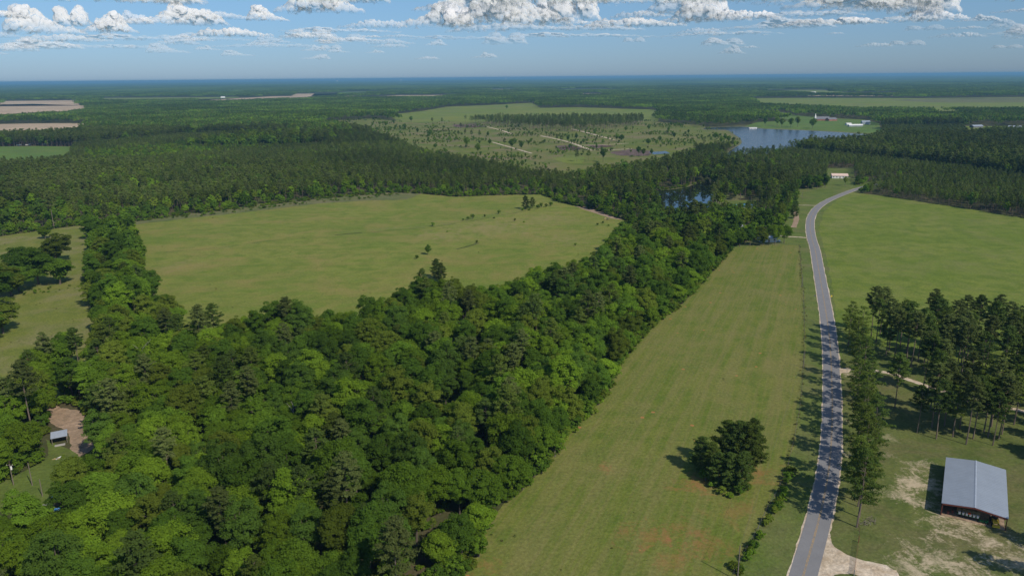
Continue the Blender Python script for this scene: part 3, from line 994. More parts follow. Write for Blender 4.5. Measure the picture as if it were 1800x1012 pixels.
# hand-placed trees: (px, py of the base, kind, index, scale)
GR = []
gpts = grid_points(6.6, 150, 420, R_(42))
gk = inside(gpts, GROVE)
gpts = gpts[gk & (edge_dist(gpts, smooth(TR, 4), False) > 2.2)]
gpts = gpts[rng.uniform(size=len(gpts)) < 0.50]
rowpts = []
for i in range(22):
    t = i / 21
    p0 = W([(1492, 596), (1502, 640), (1508, 690), (1512, 740), (1514, 790), (1514, 840), (1510, 880), (1506, 926)])
    s = t * 7
    k = min(6, int(s))
    q = p0[k] + (p0[k + 1] - p0[k]) * (s - k)
    rowpts.append(q + rng.normal(0, 1.4, 2) * (1 if 0 < i < 21 else 0))
rowpts = np.array(rowpts)
rowpts = rowpts[::1]
off = W([(1750, 990), (1800, 948), (1810, 1005), (1835, 800), (1850, 700)]) + np.array([11.5, -13.0])
front = W([(1572, 718), (1612, 761), (1645, 771), (1675, 768), (1698, 781), (1710, 771), (1745, 783), (1756, 771), (1637, 751), (1687, 753), (1736, 768), (1782, 746)])
gpts = gpts[np.min(np.hypot(gpts[:, None, 0] - front[None, :, 0], gpts[:, None, 1] - front[None, :, 1]), axis=1) > 4.0]
gpts = np.concatenate([gpts, front])
extra_pine = np.concatenate([gpts, rowpts, off])
extra_scale = np.concatenate([rng.normal(0.98, 0.06, len(gpts)), rng.uniform(0.75, 1.02, len(rowpts)), [0.9, 0.95, 0.9, 1.0, 0.9]])
cand = np.concatenate([cand, extra_pine])
isp = np.concatenate([isp, np.ones(len(extra_pine), bool)])
scale = np.concatenate([scale, extra_scale])
origin = np.concatenate([np.zeros(N_, int), np.ones(len(gpts), int), np.full(len(rowpts), 2), np.full(len(off), 3)])
midpine = np.concatenate([midpine, np.zeros(len(extra_pine), bool)])
idx = np.where(isp, rng.integers(0, NP, len(cand)), rng.integers(0, NB, len(cand)))
ed_ = np.minimum(np.minimum(edge_dist(cand, F_STRIP), edge_dist(cand, F_BIG)), np.minimum(edge_dist(cand, F_LEFT), edge_dist(cand, LAWN_MID)))
edgy = (ed_ < np.where(cand[:, 1] > 450, 14.0, 8.0)) & (origin == 0)
isp[edgy & (rng.uniform(size=len(cand)) < 0.75)] = False
idx[edgy & ~isp] = rng.integers(NB, len(BL), (edgy & ~isp).sum())
idx[isp] = np.where(idx[isp] >= NP, idx[isp] % NP, idx[isp])
idx[origin == 1] = rng.choice([0, 1, 3, 0, 1, 3, 2], (origin == 1).sum())
idx[origin == 2] = rng.choice([10, 11, 12, 11], (origin == 2).sum())
rot = rng.uniform(0, 6.283, len(cand))
px = Q(cand, 10)
dist = np.hypot(cand[:, 0], cand[:, 1])
shown = np.where((px[:, 0] > -20) & (px[:, 0] < 1820) & (px[:, 1] < 1060) & (cand[:, 1] > 100), scale / dist, 0)
solo = np.zeros(len(cand), bool)
for flag in (False, True):
    w = np.where(isp == flag)[0]
    o_ = w[np.argsort(-(shown[w] + (origin[w] == 2) * 10 + (origin[w] == 1) * 0.002 * (shown[w] > 0)))]
    nmax = 255 if not flag else 292
    solo[o_[:nmax]] = True

ZONES_X = ['far left', 'left', 'centre left', 'centre', 'centre right', 'right', 'far right']
ZONES_Y = ['upper', 'middle', 'lower', 'bottom']


def zone(p):
    q = Q(p, 8)[0]
    return '%s %s' % (ZONES_Y[int(np.clip((q[1] - 300) / 178, 0, 3))], ZONES_X[int(np.clip(q[0] / 257, 0, 6))])


def place_tree(kind, k, p, rz, s, label, group, cat='tree', name=None, sz=None):
    T = (PN if kind == 'pine' else BL)[k]
    o = thing(name or ('pine_tree' if kind == 'pine' else 'broadleaf_tree'), label, cat, (p[0], p[1], 0.0), rz, group)
    o.scale = (s, s, s if sz is None else sz)
    link('trunk', T['trunk'], o)
    link('crown', T['crown'], o)
    return o


todo = []
for i in np.where(solo)[0]:
    kind = 'pine' if isp[i] else 'broadleaf'
    T = (PN if isp[i] else BL)[idx[i]]
    size = 'tall' if scale[i] > 1.0 else ('small' if scale[i] < 0.8 else 'mid-sized')
    zn = zone(cand[i])
    nb_ = 'deep in the near wood'
    if origin[i] == 0:
        c1 = cand[i:i + 1]
        ds = {'by the mown field': edge_dist(c1, F_STRIP)[0], 'by the big pasture': edge_dist(c1, F_BIG)[0], 'by the left pasture': edge_dist(c1, F_LEFT)[0],
              'by the dirt yard': edge_dist(c1, YARD_LEFT)[0] + 2, 'by the yard lawn': edge_dist(c1, LAWN_LEFT)[0]}
        k_ = min(ds, key=ds.get)
        nb_ = k_ if ds[k_] < 12 else ('just inside the wood ' + k_ if ds[k_] < 28 else nb_)
    if origin[i] == 1:
        lab = '%s %s grove pine, %s, behind the barn, %s of the photo' % (size, T['col'], T['word'], zn)
        grp = 'pines in the open grove behind the barn'
    elif origin[i] == 2:
        q = Q(cand[i])[0]
        lab = '%s %s roadside pine, %s' % (size, T['col'], ['at the far end of the row', 'beyond the gravel turn-off', 'just nearer than the gravel turn-off', 'across from the pine clump',
                                                           'level with the metal barn', 'at the near end of the row'][int(np.clip((q[1] - 595) / 55, 0, 5))])
        grp = 'pines in the row beside the road'
    elif origin[i] == 3:
        lab = '%s %s pine at the right edge of the photo beside the barn' % (size, T['col'])
        grp = 'pines at the right edge'
    else:
        lab = '%s %s %s, %s, %s, %s' % (size, T['col'], 'pine' if isp[i] else 'tree', T['word'].replace(' to the ground', ''), nb_.replace('just inside the wood', 'set back').replace('deep in the near wood', 'deep in the wood'), zn)
        grp = 'pines among the near wood' if isp[i] else 'broadleaf trees of the near wood'
    todo.append([kind, i, lab, grp, T['word'].replace(' to the ground', '')])
groups_ = {}
for t_ in todo:
    groups_.setdefault(t_[2], []).append(t_)
groups2 = {}
for lab, ts in groups_.items():          # look-alikes in one corner: told apart by their order in the photo
    for t_ in ts:
        if len(ts) > 1:
            t_[2] = lab.replace(', ' + t_[4] + ',', ',').replace(' of the photo', '').replace('mid-sized ', '')
        groups2.setdefault(t_[2], []).append(t_)
ORD = ['leftmost'] + [w + ' from left' for w in ('second third fourth fifth sixth seventh eighth ninth tenth eleventh twelfth thirteenth fourteenth fifteenth sixteenth '
                                                'seventeenth eighteenth nineteenth twentieth').split()]
for lab, ts in groups2.items():
    if len(ts) > 1:
        ts.sort(key=lambda t_: Q(cand[t_[1]], 8)[0][0])
        words = {2: ['left', 'right'], 3: ['leftmost', 'middle', 'rightmost']}.get(len(ts), ORD)
        for w, t_ in zip(words, ts):
            t_[2] = w + ' ' + lab
for t_ in todo:
    if len(t_[2].replace('-', ' ').split()) > 16:
        t_[2] = t_[2].replace('mid-sized ', '').replace('wide spreading', 'wide').replace('broad lumpy', 'lumpy')
    if len(t_[2].split()) > 16:
        print('LONG', t_[2])
for kind, i, lab, grp, _w in todo:
    place_tree(kind, idx[i], cand[i], rot[i], scale[i], lab, grp)

rest = ~solo
near = dist < 520
S3 = np.column_stack([scale, scale, scale])
for flag, cn, cm, nm in ((False, C_BL, C_BLM, 'broadleaf_wood'), (True, C_PN, C_PNM, 'pine_wood')):
    a = rest & near & (isp == flag)
    gn_scatter(nm, cand[a], rot[a], S3[a], idx[a], cn)
    a = rest & ~near & (isp == flag)
    q = Q(cand[a])
    rust = flag & (q[:, 0] > 1375) & (q[:, 0] < 1510) & (q[:, 1] > 252) & (q[:, 1] < 270) & (rng.uniform(size=a.sum()) < 0.4) if flag else np.zeros(a.sum(), bool)
    pa, ra, sa = cand[a], rot[a], S3[a]
    ii = rng.integers(0, 6 if flag else 8, (~rust).sum())
    if not flag:
        e_ = edgy[a][~rust]
        ii[e_] = rng.integers(8, 12, e_.sum())
    gn_scatter('distant_' + nm, pa[~rust], ra[~rust], sa[~rust], ii, cm)
    if flag and rust.any():
        gn_scatter('rusty_pine_wood', pa[rust], ra[rust], sa[rust], np.zeros(rust.sum()), C_RUST)
print('single trees', len(cand), 'solo', solo.sum())


# forest patches 1.7 - 8 km: 40 m tiles of small trees
def patch(seed, pinep, n=30):
    r = np.random.default_rng(seed)
    qs, mi = [], []
    mats = [LEAFS[1][1], LEAFS[2][1], LEAFS[2][1], PINES[2][1], LEAFS[0][1]]
    for i in range(n):
        x, y = r.uniform(-21, 21, 2)
        if r.uniform() < pinep:
            R, H, m = r.uniform(2.2, 3.2), r.uniform(15, 20), r.integers(3, 5)
            base = 0.5
        else:
            R, H, m = r.uniform(3.5, 5), r.uniform(13, 19), r.integers(0, 3)
            base = 0.2
        k = 34
        q = sph(k, r)
        q[:, 2] = np.abs(q[:, 2]) * 1.2 - 0.2
        c = np.array([x, y, H * (base + 1) / 2])
        pos = c + q * np.array([R, R, H * (1 - base) / 2]) * r.uniform(0.7, 1, (k, 1))
        qs.append(cards(pos, q + np.array([0, 0, 0.3]), 2.3, 0.9, r, 0.4))
        mi.append(np.full(k, m))
    return quads_mesh('forest_patch', np.concatenate(qs), mats, np.concatenate(mi))


C_PB = proto_collection('forest_patches', [patch(500 + i, [0.1, 0.3, 0.9, 0.95, 0.6, 0.9][i]) for i in range(6)])
g1 = grid_points(40, 1690, 3600, R_(39), 0.2)
g2 = grid_points(52, 3600, 8300, R_(39), 0.2)
g2s = 1.3
pp = np.concatenate([g1, g2])
ps = np.concatenate([np.full(len(g1), 1.0), np.full(len(g2), g2s)])
kp = np.ones(len(pp), bool)
for pl in OPEN:
    kp &= ~(inside(pp, pl) | (edge_dist(pp, pl) < 3))
# random far clearings (fields seen as thin pale strips)
CLEAR = []
for i in range(9):
    y = rng.uniform(4800, 7200)
    x = rng.uniform(-0.75, 0.75) * y
    w, d = rng.uniform(200, 700), rng.uniform(900, 1500)
    a = rng.uniform(-0.3, 0.3)
    c_, s_ = math.cos(a), math.sin(a)
    CLEAR.append(np.array([(x + dx * w * c_ - dy * d * s_, y + dx * w * s_ + dy * d * c_) for dx, dy in ((-.5, -.5), (.5, -.4), (.45, .5), (-.5, .45))]))
for k, pl in enumerate(CLEAR):
    kp &= ~(inside(pp, pl))
    sheet('distant_field', pl, 0.25, [m_far, m_brown, m_green][k % 3], 0)
pp, ps = pp[kp], ps[kp]
nn = fbm2(pp, 0.0035, 5.0)
pi = np.where(nn > 0.1, rng.integers(0, 2, len(pp)), rng.integers(2, 6, len(pp)))
sc3 = np.column_stack([ps, ps, (1.0 + 0.12 * fbm2(pp, 0.002, 2.0)) * np.clip(ps, 1, 1.1)])
gn_scatter('far_forest', pp, rng.integers(0, 4, len(pp)) * math.pi / 2, sc3, pi, C_PB)
print('patches', len(pp))

# canopy of the forest beyond 8 km as one rolling, bumpy sheet
th = np.linspace(R_(-41), R_(41), 900)
rr = 8000 * (1.0105 ** np.arange(194))
rr = rr[rr < 59000]
TH, RR = np.meshgrid(th, rr)
cx, cy = RR * np.sin(TH), RR * np.cos(TH)
flat = np.column_stack([cx.ravel(), cy.ravel()])
low = np.array([mnoise.noise(Vector((x * 0.00032, y * 0.00016, 1.7))) for x, y in flat[::1]])
med = np.array([mnoise.noise(Vector((x * 0.0016, y * 0.0009, 4.2))) for x, y in flat[::1]])
cz = 17 + 14 * low + 7 * med + rng.uniform(-1, 1, len(flat)) * 5.5
cz[:len(th)] = 2.0
cz = np.clip(cz, 2, 60)
nr_, nc_ = TH.shape
me = bpy.data.meshes.new('distant_forest')
me.vertices.add(nr_ * nc_)
me.vertices.foreach_set('co', np.column_stack([flat, cz]).astype(np.float32).reshape(-1))
I = np.arange((nr_ - 1) * nc_).reshape(nr_ - 1, nc_)[:, :-1]
fq = np.stack([I, I + nc_, I + nc_ + 1, I + 1], axis=-1).reshape(-1, 4)[:, ::-1]
me.loops.add(len(fq) * 4)
me.loops.foreach_set('vertex_index', fq.reshape(-1).astype(np.int32))
me.polygons.add(len(fq))
me.polygons.foreach_set('loop_start', np.arange(0, len(fq) * 4, 4, dtype=np.int32))
me.polygons.foreach_set('loop_total', np.full(len(fq), 4, np.int32))
me.update(calc_edges=True)
t = NT('distant_canopy')
p = t.pos()
a = t.noise(t.mapping(p, (1, 0.35, 1)), 0.0011, 5, 0.6)
c = t.mix(t.ramp(a, [(0.35, 0.0), (0.62, 1.0)]), (0.035, 0.065, 0.016), (0.085, 0.135, 0.028))
b = t.noise(t.mapping(p, (1, 0.25, 1)), 0.0016, 3, 0.5)
c = t.mix(t.ramp(b, [(0.70, 0.0), (0.73, 0.8)]), c, (0.16, 0.16, 0.08))
t.surf(c, 1.0, 0.0)
me.materials.append(t.m)
df = link('distant_forest', me)
df['kind'] = 'structure'
#@@OBJECTS@@
# ------------------------------------------------------------------ undergrowth, hedge, scrub
def edge_scatter(poly, inset, depth, spacing, test=None):
    out = []
    n = len(poly)
    for i in range(n):
        a, b = poly[i], poly[(i + 1) % n]
        L = np.hypot(*(b - a))
        nr = np.array([-(b - a)[1], (b - a)[0]]) / max(L, 1e-6)
        m = int(L / spacing)
        for _ in range(m):
            p = a + (b - a) * rng.uniform()
            out.append(p + nr * rng.uniform(-depth, depth))
    out = np.array(out)
    k = ~inside(out, poly) | (edge_dist(out, poly) < inset)
    out = out[k]
    for pl in OPEN:
        if pl is not poly:
            out = out[~inside(out, pl)]
    out = out[edge_dist(out, ROAD, False) > 9]
    return out[(np.hypot(out[:, 0], out[:, 1]) < 1100) & (out[:, 1] > 60)]


ug = np.concatenate([edge_scatter(F_STRIP, 1.2, 4, 0.35), edge_scatter(F_BIG, 0.8, 5, 0.8), edge_scatter(F_LEFT, 0.8, 5, 0.9), edge_scatter(LAWN_MID, 0.5, 4, 1.0), edge_scatter(YARD_LEFT, 0.3, 4, 0.6), edge_scatter(LAWN_LEFT, 0.5, 4, 0.6), edge_scatter(POND, 0, 6, 1.5)])
us = grid_points(5.0, 100, 560, R_(40), 0.5)
for pl in OPEN:
    us = us[~inside(us, pl)]
us = us[edge_dist(us, ROAD, False) > 9]
ug = np.concatenate([ug, us])
ug = ug[~inside(ug, POND)]
ug = ug[edge_dist(ug, W([(1405, 433), (1414, 560), (1412, 640), (1400, 750), (1383, 825), (1350, 893), (1288, 1012), (1250, 1090), (1180, 1400)]), False) > 7]
n = len(ug)
sz = rng.uniform(0.5, 1.15, n)
gn_scatter('undergrowth', ug, rng.uniform(0, 6.28, n), np.column_stack([sz, sz, sz * rng.uniform(0.7, 1.2, n)]), rng.integers(0, 6, n), C_BUSH)

# scrub of the clear-cut and of the rough margin
sp = grid_points(7.0, 900, 2700, R_(25), 0.5)
sp = sp[inside(sp, CUT)]
den = fbm2(sp, 0.011, 7.7)
sp = sp[rng.uniform(size=len(sp)) < np.clip(0.06 + den * 1.5, 0.02, 0.75)]
n = len(sp)
sz = rng.uniform(0.25, 1.05, n) ** 1.3
gn_scatter('clearcut_scrub', sp, rng.uniform(0, 6.28, n), np.column_stack([sz, sz, sz * rng.uniform(0.8, 1.8, n)]), rng.integers(0, 6, n), C_BUSH)
rm = W([(226, 389), (330, 376), (460, 360), (560, 348.5), (640, 342), (700, 338.5), (712, 345), (640, 350), (560, 356), (460, 369), (330, 383)])
sp = grid_points(3.6, 450, 900, R_(36), 0.5)
sp = sp[inside(sp, rm)]
sp = sp[rng.uniform(size=len(sp)) < 0.30]
n = len(sp)
sz = rng.uniform(0.25, 0.7, n)
gn_scatter('margin_weeds', sp, rng.uniform(0, 6.28, n), np.column_stack([sz * 1.3, sz * 1.3, sz * 0.8]), rng.integers(0, 6, n), C_BUSH)
# weeds: verge, fence line, yard edges, tufts in the fields
wp = []
fence_line = smooth(W([(1405, 433), (1409, 480), (1412, 520), (1414, 560), (1413, 600), (1412, 640), (1408, 700), (1400, 750), (1392, 790), (1383, 825), (1368, 862), (1350, 893), (1330, 935), (1308, 975), (1288, 1012), (1250, 1090)]), 6)
for i in range(len(fence_line) - 1):
    a, b = fence_line[i], fence_line[i + 1]
    for _ in range(int(np.hypot(*(b - a)) / 1.3)):
        wp.append(a + (b - a) * rng.uniform() + rng.normal(0, 0.5, 2))
for _ in range(70):
    q = P(rng.uniform(825, 1400), rng.uniform(440, 1050))
    if inside(q[None], F_STRIP)[0] and rng.uniform() < 0.25:
        wp.append(q)
for _ in range(110):
    q = P(rng.uniform(240, 1100), rng.uniform(345, 560))
    if inside(q[None], F_BIG)[0]:
        wp.append(q)
for _ in range(70):
    q = P(rng.uniform(0, 170), rng.uniform(405, 660))
    if inside(q[None], F_LEFT)[0]:
        wp.append(q)
wp = np.array(wp)
n = len(wp)
sz = rng.uniform(0.05, 0.20, n)
gn_scatter('weeds', wp, rng.uniform(0, 6.28, n), np.column_stack([sz * 1.5, sz * 1.5, sz]), rng.integers(0, 6, n), C_TUFT)


def bush(px_, py_, k, s, label, group=None, sz=1.0):
    p = P(px_, py_)
    o = thing('bush', label, 'bush', (p[0], p[1], 0), rng.uniform(0, 6.28), group)
    o.scale = (s, s, s * sz)
    link('stem', BUSH[k]['trunk'], o)
    link('foliage', BUSH[k]['crown'], o)
    return o


def tree(px_, py_, kind, k, s, label, group=None, cat='tree', name=None, sz=None):
    return place_tree(kind, k, P(px_, py_), rng.uniform(0, 6.28), s, label, group, cat, name, sz)


# brush along the near part of the fence
hb = smooth(np.array([(1392, 828), (1387, 845), (1382, 862), (1376, 880), (1370, 893), (1362, 903), (1352, 915), (1346, 928), (1338, 940), (1330, 952), (1322, 966), (1314, 980), (1304, 996), (1296, 1010)]), 3)
for i, (a, b) in enumerate(hb):
    dense = i < 15 or 18 < i
    if rng.uniform() < (0.9 if i < 14 else 0.7):
        bush(a + rng.normal(0, 3), b, int(rng.integers(0, 6)), rng.uniform(0.4, 0.75), '%s brush bush on the fence line %s' % (['low', 'dark green', 'ragged'][i % 3], ['beside the pine clump', 'right of the pine clump shadow', 'halfway to the utility pole', 'behind the utility pole', 'at the bottom edge'][min(4, i * 5 // len(hb))]), 'brush bushes along the fence line')

# pine clump in the mown field
for i, (a, b, k, s) in enumerate([(1232, 826, 8, 0.66), (1250, 838, 7, 0.58), (1262, 852, 8, 0.62), (1276, 822, 7, 0.80), (1296, 830, 9, 0.78), (1314, 836, 7, 0.86), (1283, 858, 8, 0.66), (1302, 860, 8, 0.70), (1318, 818, 9, 0.72)]):
    tree(a, b, 'pine', k, s, ['short pine at the left tip of the clump in the mown field', 'left side pine of the clump in the mown field', 'low front left pine of the clump in the mown field', 'tall rear pine of the clump in the mown field',
                              'tall middle pine of the clump in the mown field', 'tallest right-hand pine of the clump in the mown field', 'low front pine of the clump in the mown field', 'front right pine of the clump in the mown field',
                              'rear right pine of the clump in the mown field'][i], 'pine clump in the mown field')
for i, (a, b) in enumerate([(1250, 856), (1268, 868), (1284, 874), (1300, 870), (1314, 858), (1240, 844)]):
    bush(a, b, i, 0.7, 'shrub at the foot of the pine clump, %s' % ['left', 'front left', 'front', 'front right', 'right', 'far left'][i], 'shrubs under the pine clump')

# trees and bushes of the big pasture
for (a, b, s, lab) in [(752, 448, 0.42, 'dark round tree standing alone in the middle of the big pasture')]:
    tree(a, b, 'broadleaf', 12, s, lab)
for i, (a, b, k, s, lab) in enumerate([(733, 455, 3, 0.62, 'low dark bush just left of the lone round tree'), (760, 398, 5, 0.7, 'small upright bush on the pasture fence line, leftmost'),
                                       (814, 388, 3, 0.45, 'smallest of the dark bushes on the pasture fence line'), (823, 387, 5, 0.62, 'pointed dark bush on the pasture fence line'),
                                       (831, 385, 5, 0.85, 'tallest dark bush on the pasture fence line'), (852, 381, 1, 0.6, 'bright low bush on the pasture fence line'),
                                       (877, 376, 5, 0.7, 'rightmost bush on the pasture fence line'), (838, 427, 1, 0.6, 'bush at the end of the dark ditch in the pasture'),
                                       (786, 408, 0, 0.4, 'small scrub patch left in the dry pasture corner'), (905, 388, 1, 0.6, 'low scrub patch beside the track in the dry pasture'),
                                       (921, 391, 2, 0.6, 'low scrub next to the larger patch in the dry pasture'), (868, 384, 4, 0.5, 'thin scrub by the pasture fence line'),
                                       (1050, 396, 3, 0.45, 'small bush near the right corner of the pasture'), (1060, 393, 3, 0.5, 'bush beside the hay bale in the pasture corner'),
                                       (1070, 397, 2, 0.5, 'scrub at the right tip of the pasture'), (1012, 432, 5, 0.4, 'tiny bush near the wood at the right of the pasture')]):
    bush(a, b, k, s, lab)
for i in range(12):
    bush(807 + i * 2.8, 437 - i * 0.85, 2, 0.22, 'weedy tuft in the dark ditch of the pasture', 'weedy tufts in the pasture ditch', 0.7)
for i in range(14):
    bush(592 + i * 3.2, 413 - i * 0.35, 0, 0.2, 'weedy tuft along the left ditch of the pasture', 'weedy tufts in the left pasture ditch', 0.6)
tree(924, 368, 'pine', 8, 0.72, 'tall dark pine in the small group at the pasture fence end')
tree(936, 366, 'pine', 7, 0.52, 'shorter dark pine right of the tall one at the fence end')
for i, (a, b) in enumerate([(946, 367), (952, 365), (960, 364), (968, 362), (918, 370), (930, 370)]):
    bush(a, b, [3, 5, 1, 3, 0, 2][i], 0.9, 'bush beside the dark pines at the fence end, %s' % ['middle', 'right of middle', 'further right', 'rightmost', 'leftmost', 'in front'][i], 'bushes beside the dark pines')
for i in range(3):
    tree([768, 776, 742][i], [489, 496, 502][i], 'pine', [8, 7, 8][i], [0.7, 0.6, 0.6][i], ['dark pine sticking out of the wood into the big pasture', 'second dark pine at the wood tip in the big pasture', 'low dark pine left of the wood tip'][i])

# oaks of the left pasture and of the hedge row
OAKS = [(80, 420, 2, 0.78, 'light green round tree standing alone at the back of the left pasture'), (98, 462, 4, 1.1, 'large dark round oak in the left pasture'),
        (42, 486, 0, 0.95, 'leftmost oak of the middle group in the left pasture'), (68, 500, 9, 1.15, 'widest oak of the middle group in the left pasture'), (106, 500, 8, 0.95, 'right-hand oak of the middle group in the left pasture'),
        (20, 520, 4, 1.05, 'oak at the left edge behind the weedy bank'), (34, 512, 8, 0.9, 'dark oak joining the group in the left pasture'), (-14, 540, 9, 1.1, 'oak cut by the left edge of the photo, upper one'),
        (6, 586, 4, 0.95, 'oak cut by the left edge of the photo, lower one'), (-22, 606, 9, 1.0, 'half hidden oak at the left edge above the red shed'),
        (165, 536, 11, 0.85, 'oak jutting from the hedge row into the left pasture'), (184, 512, 4, 0.9, 'broad oak at the left side of the hedge row'),
        (162, 420, 9, 0.95, 'oak at the back end of the hedge row, left one'), (188, 424, 3, 0.9, 'oak at the back end of the hedge row, right one'),
        (206, 440, 0, 0.9, 'grey green oak in the upper hedge row'), (176, 452, 1, 0.95, 'oak on the left flank of the upper hedge row'), (212, 466, 9, 0.95, 'oak on the right flank of the hedge row'),
        (182, 484, 5, 0.95, 'mid hedge row oak, left'), (208, 492, 8, 1.0, 'mid hedge row oak, right'), (256, 492, 13, 0.45, 'small round tree detached right of the hedge row'),
        (232, 402, 13, 0.5, 'small dark tree at the upper right of the hedge row'), (220, 530, 0, 1.0, 'lower hedge row oak'), (244, 552, 4, 0.95, 'oak at the lower hedge row beside the pasture'),
        (294, 574, 12, 1.0, 'dark pointed-oval tree at the pasture corner of the wood'), (310, 584, 10, 0.9, 'dark tree right of the pointed one at the pasture corner'), (276, 584, 4, 1.0, 'big oak left of the dark tree at the pasture corner')]
for a, b, k, s, lab in OAKS:
    k = {2: 13, 4: 11, 0: 12, 9: 12, 8: 10, 3: 10, 1: 11, 5: 11}.get(k, k)
    sx_ = s * (1.75 if (a < 115 and a != 80) else 1.25)
    tree(a, b, 'broadleaf', k, sx_, lab, cat='tree', name='oak_tree', sz=s * (1.15 if a < 115 else 0.95))
for i in range(22):
    a, b = rng.uniform(30, 150), 524 - rng.uniform(0, 10)
    bush(a, b - (a - 30) * 0.14, int(rng.integers(0, 6)), rng.uniform(0.2, 0.5), 'weed clump on the bank in the left pasture, %s' % ['left end', 'middle', 'right end'][min(2, int((a - 30) / 40))], 'weed clumps on the bank of the left pasture')
for i, (a, b) in enumerate([(128, 645), (140, 652), (100, 660), (112, 655), (88, 668), (70, 672), (90, 700), (62, 692), (74, 706)]):
    tree(a, b, ['broadleaf', 'pine'][i % 3 == 1], [1, 2, 4, 8, 3, 9, 0, 1, 5][i] if i % 3 != 1 else [0, 1, 4][i // 3], 0.8 + 0.04 * (i % 3), 'tree at the wood corner behind the red shed, number %s from the right' % ['two', 'one', 'four', 'three', 'five', 'eight', 'six', 'nine', 'seven'][i], 'trees at the wood corner by the red shed')

# trees standing apart in the clear-cut and around the far lawns
SOLO = [(723, 215, 0), (734, 235, 0), (756, 239, 0), (777, 218, 1), (760, 219, 1), (810, 231, 1), (858, 241, 0), (790, 241, 1), (806, 243, 1), (818, 242, 1), (829, 242, 1), (843, 242, 1), (861, 255, 0), (821, 260, 0),
        (887, 257, 1), (900, 262, 0), (916, 263, 0), (979, 253, 1), (987, 253, 1), (703, 229, 0), (712, 228, 0), (692, 219, 0), (1117, 211, 1), (1014, 284, 1), (1123, 276, 0), (1131, 275, 0), (1145, 273, 0), (1257, 246, 0),
        (1268, 254, 0), (1280, 254, 0), (1289, 251, 0), (1274, 248, 0), (1092, 250, 0), (1084, 249, 0), (999, 251, 0), (1160, 250, 0), (1185, 244, 0), (1140, 256, 0), (668, 222, 0), (655, 224, 0), (678, 224, 0), (1013, 246, 0), (1045, 236, 0),
        (1100, 232, 0), (1140, 232, 0), (1175, 232, 0), (1210, 236, 0), (765, 262, 0), (840, 270, 0), (1060, 285, 0), (1035, 282, 1)]
for i, (a, b, k) in enumerate(SOLO):
    where = 'left part' if a < 780 else ('middle' if a < 960 else ('right of the tracks' if a < 1240 else 'on the point by the lake'))
    s = rng.uniform(0.55, 0.95) if k == 0 else rng.uniform(0.6, 0.85)
    dep_ = 'at its far edge' if b < 225 else ('at its near edge' if b > 262 else 'midway back')
    tree(a, b, 'pine' if k else 'broadleaf', [0, 1, 2, 4][i % 4] if k else [0, 2, 4, 1, 8][i % 5], s, '%s %s alone in the far clear-cut %s, %s' % ('slim' if i % 2 else 'bushy', 'pine' if k else 'leafy tree', dep_, where), 'trees left standing in the clear-cut')
tree(891, 192, 'broadleaf', 12, 0.9, 'dark round tree alone at the top of the far green field')
for i, (a, b, k, s) in enumerate([(1428, 226, 4, 1.3), (1402, 224, 3, 1.2), (1390, 224, 0, 1.2), (1374, 224, 5, 1.1), (1366, 222, 1, 1.1), (1345, 223, 8, 1.0)]):
    tree(a, b, 'broadleaf', k, s, ['lone dark tree on the lawn beyond the lake', 'rightmost tree of the lakeside group', 'second tree from the right in the lakeside group', 'middle tree of the lakeside group', 'left tree of the lakeside group', 'small tree left of the lakeside group'][i])
# long stand of pines across the clear-cut
st = W([(815, 217), (870, 214), (1000, 213), (1130, 213), (1130, 222), (1060, 228), (1010, 233), (950, 230), (900, 224), (850, 220)])
sp = grid_points(14, 1400, 2700, R_(15), 0.35)
sp = sp[inside(sp, st)]
n = len(sp)
sz = rng.uniform(0.8, 1.05, n)
gn_scatter('pine_stand', sp, rng.uniform(0, 6.28, n), np.column_stack([sz, sz, sz]), rng.integers(0, 6, n), C_PNM)
# trees around the houses at the end of the wood, lawn trees
for i, (a, b, kind, k, s) in enumerate([(1378, 428, 'broadleaf', 4, 0.8), (1362, 430, 'broadleaf', 9, 0.9), (1340, 432, 'broadleaf', 11, 0.9), (1318, 432, 'broadleaf', 12, 0.85), (1300, 434, 'broadleaf', 10, 0.8),
                                        (1372, 392, 'broadleaf', 3, 0.8), (1396, 384, 'pine', 7, 0.6), (1400, 372, 'pine', 8, 0.55), (1390, 362, 'pine', 0, 0.9), (1394, 350, 'pine', 2, 0.9), (1485, 327, 'broadleaf', 3, 0.5),
                                        (1360, 402, 'pine', 4, 0.8), (1450, 330, 'broadleaf', 12, 0.9), (1436, 332, 'broadleaf', 10, 1.0), (1420, 333, 'broadleaf', 12, 0.9)]):
    tree(a, b, kind, k, s, ['tree at the corner of the mown field and lawn', 'spreading tree hiding the white house', 'leafy tree at the back edge of the mown field, right', 'dark leafy tree at the back edge of the mown field',
                            'leafy tree at the back edge of the mown field, left', 'tree on the lawn left of the gravel drive', 'small dark pine on the lawn by the far drive', 'lowest pine on the lawn by the far drive',
                            'pine at the wood edge facing the road bend, nearer', 'pine at the wood edge facing the road bend, farther', 'small tree in front of the pale roofed house', 'pine behind the gravel drive',
                            'round dark tree left of the pale roofed house', 'second round tree left of the pale roofed house', 'third round tree left of the pale roofed house'][i])

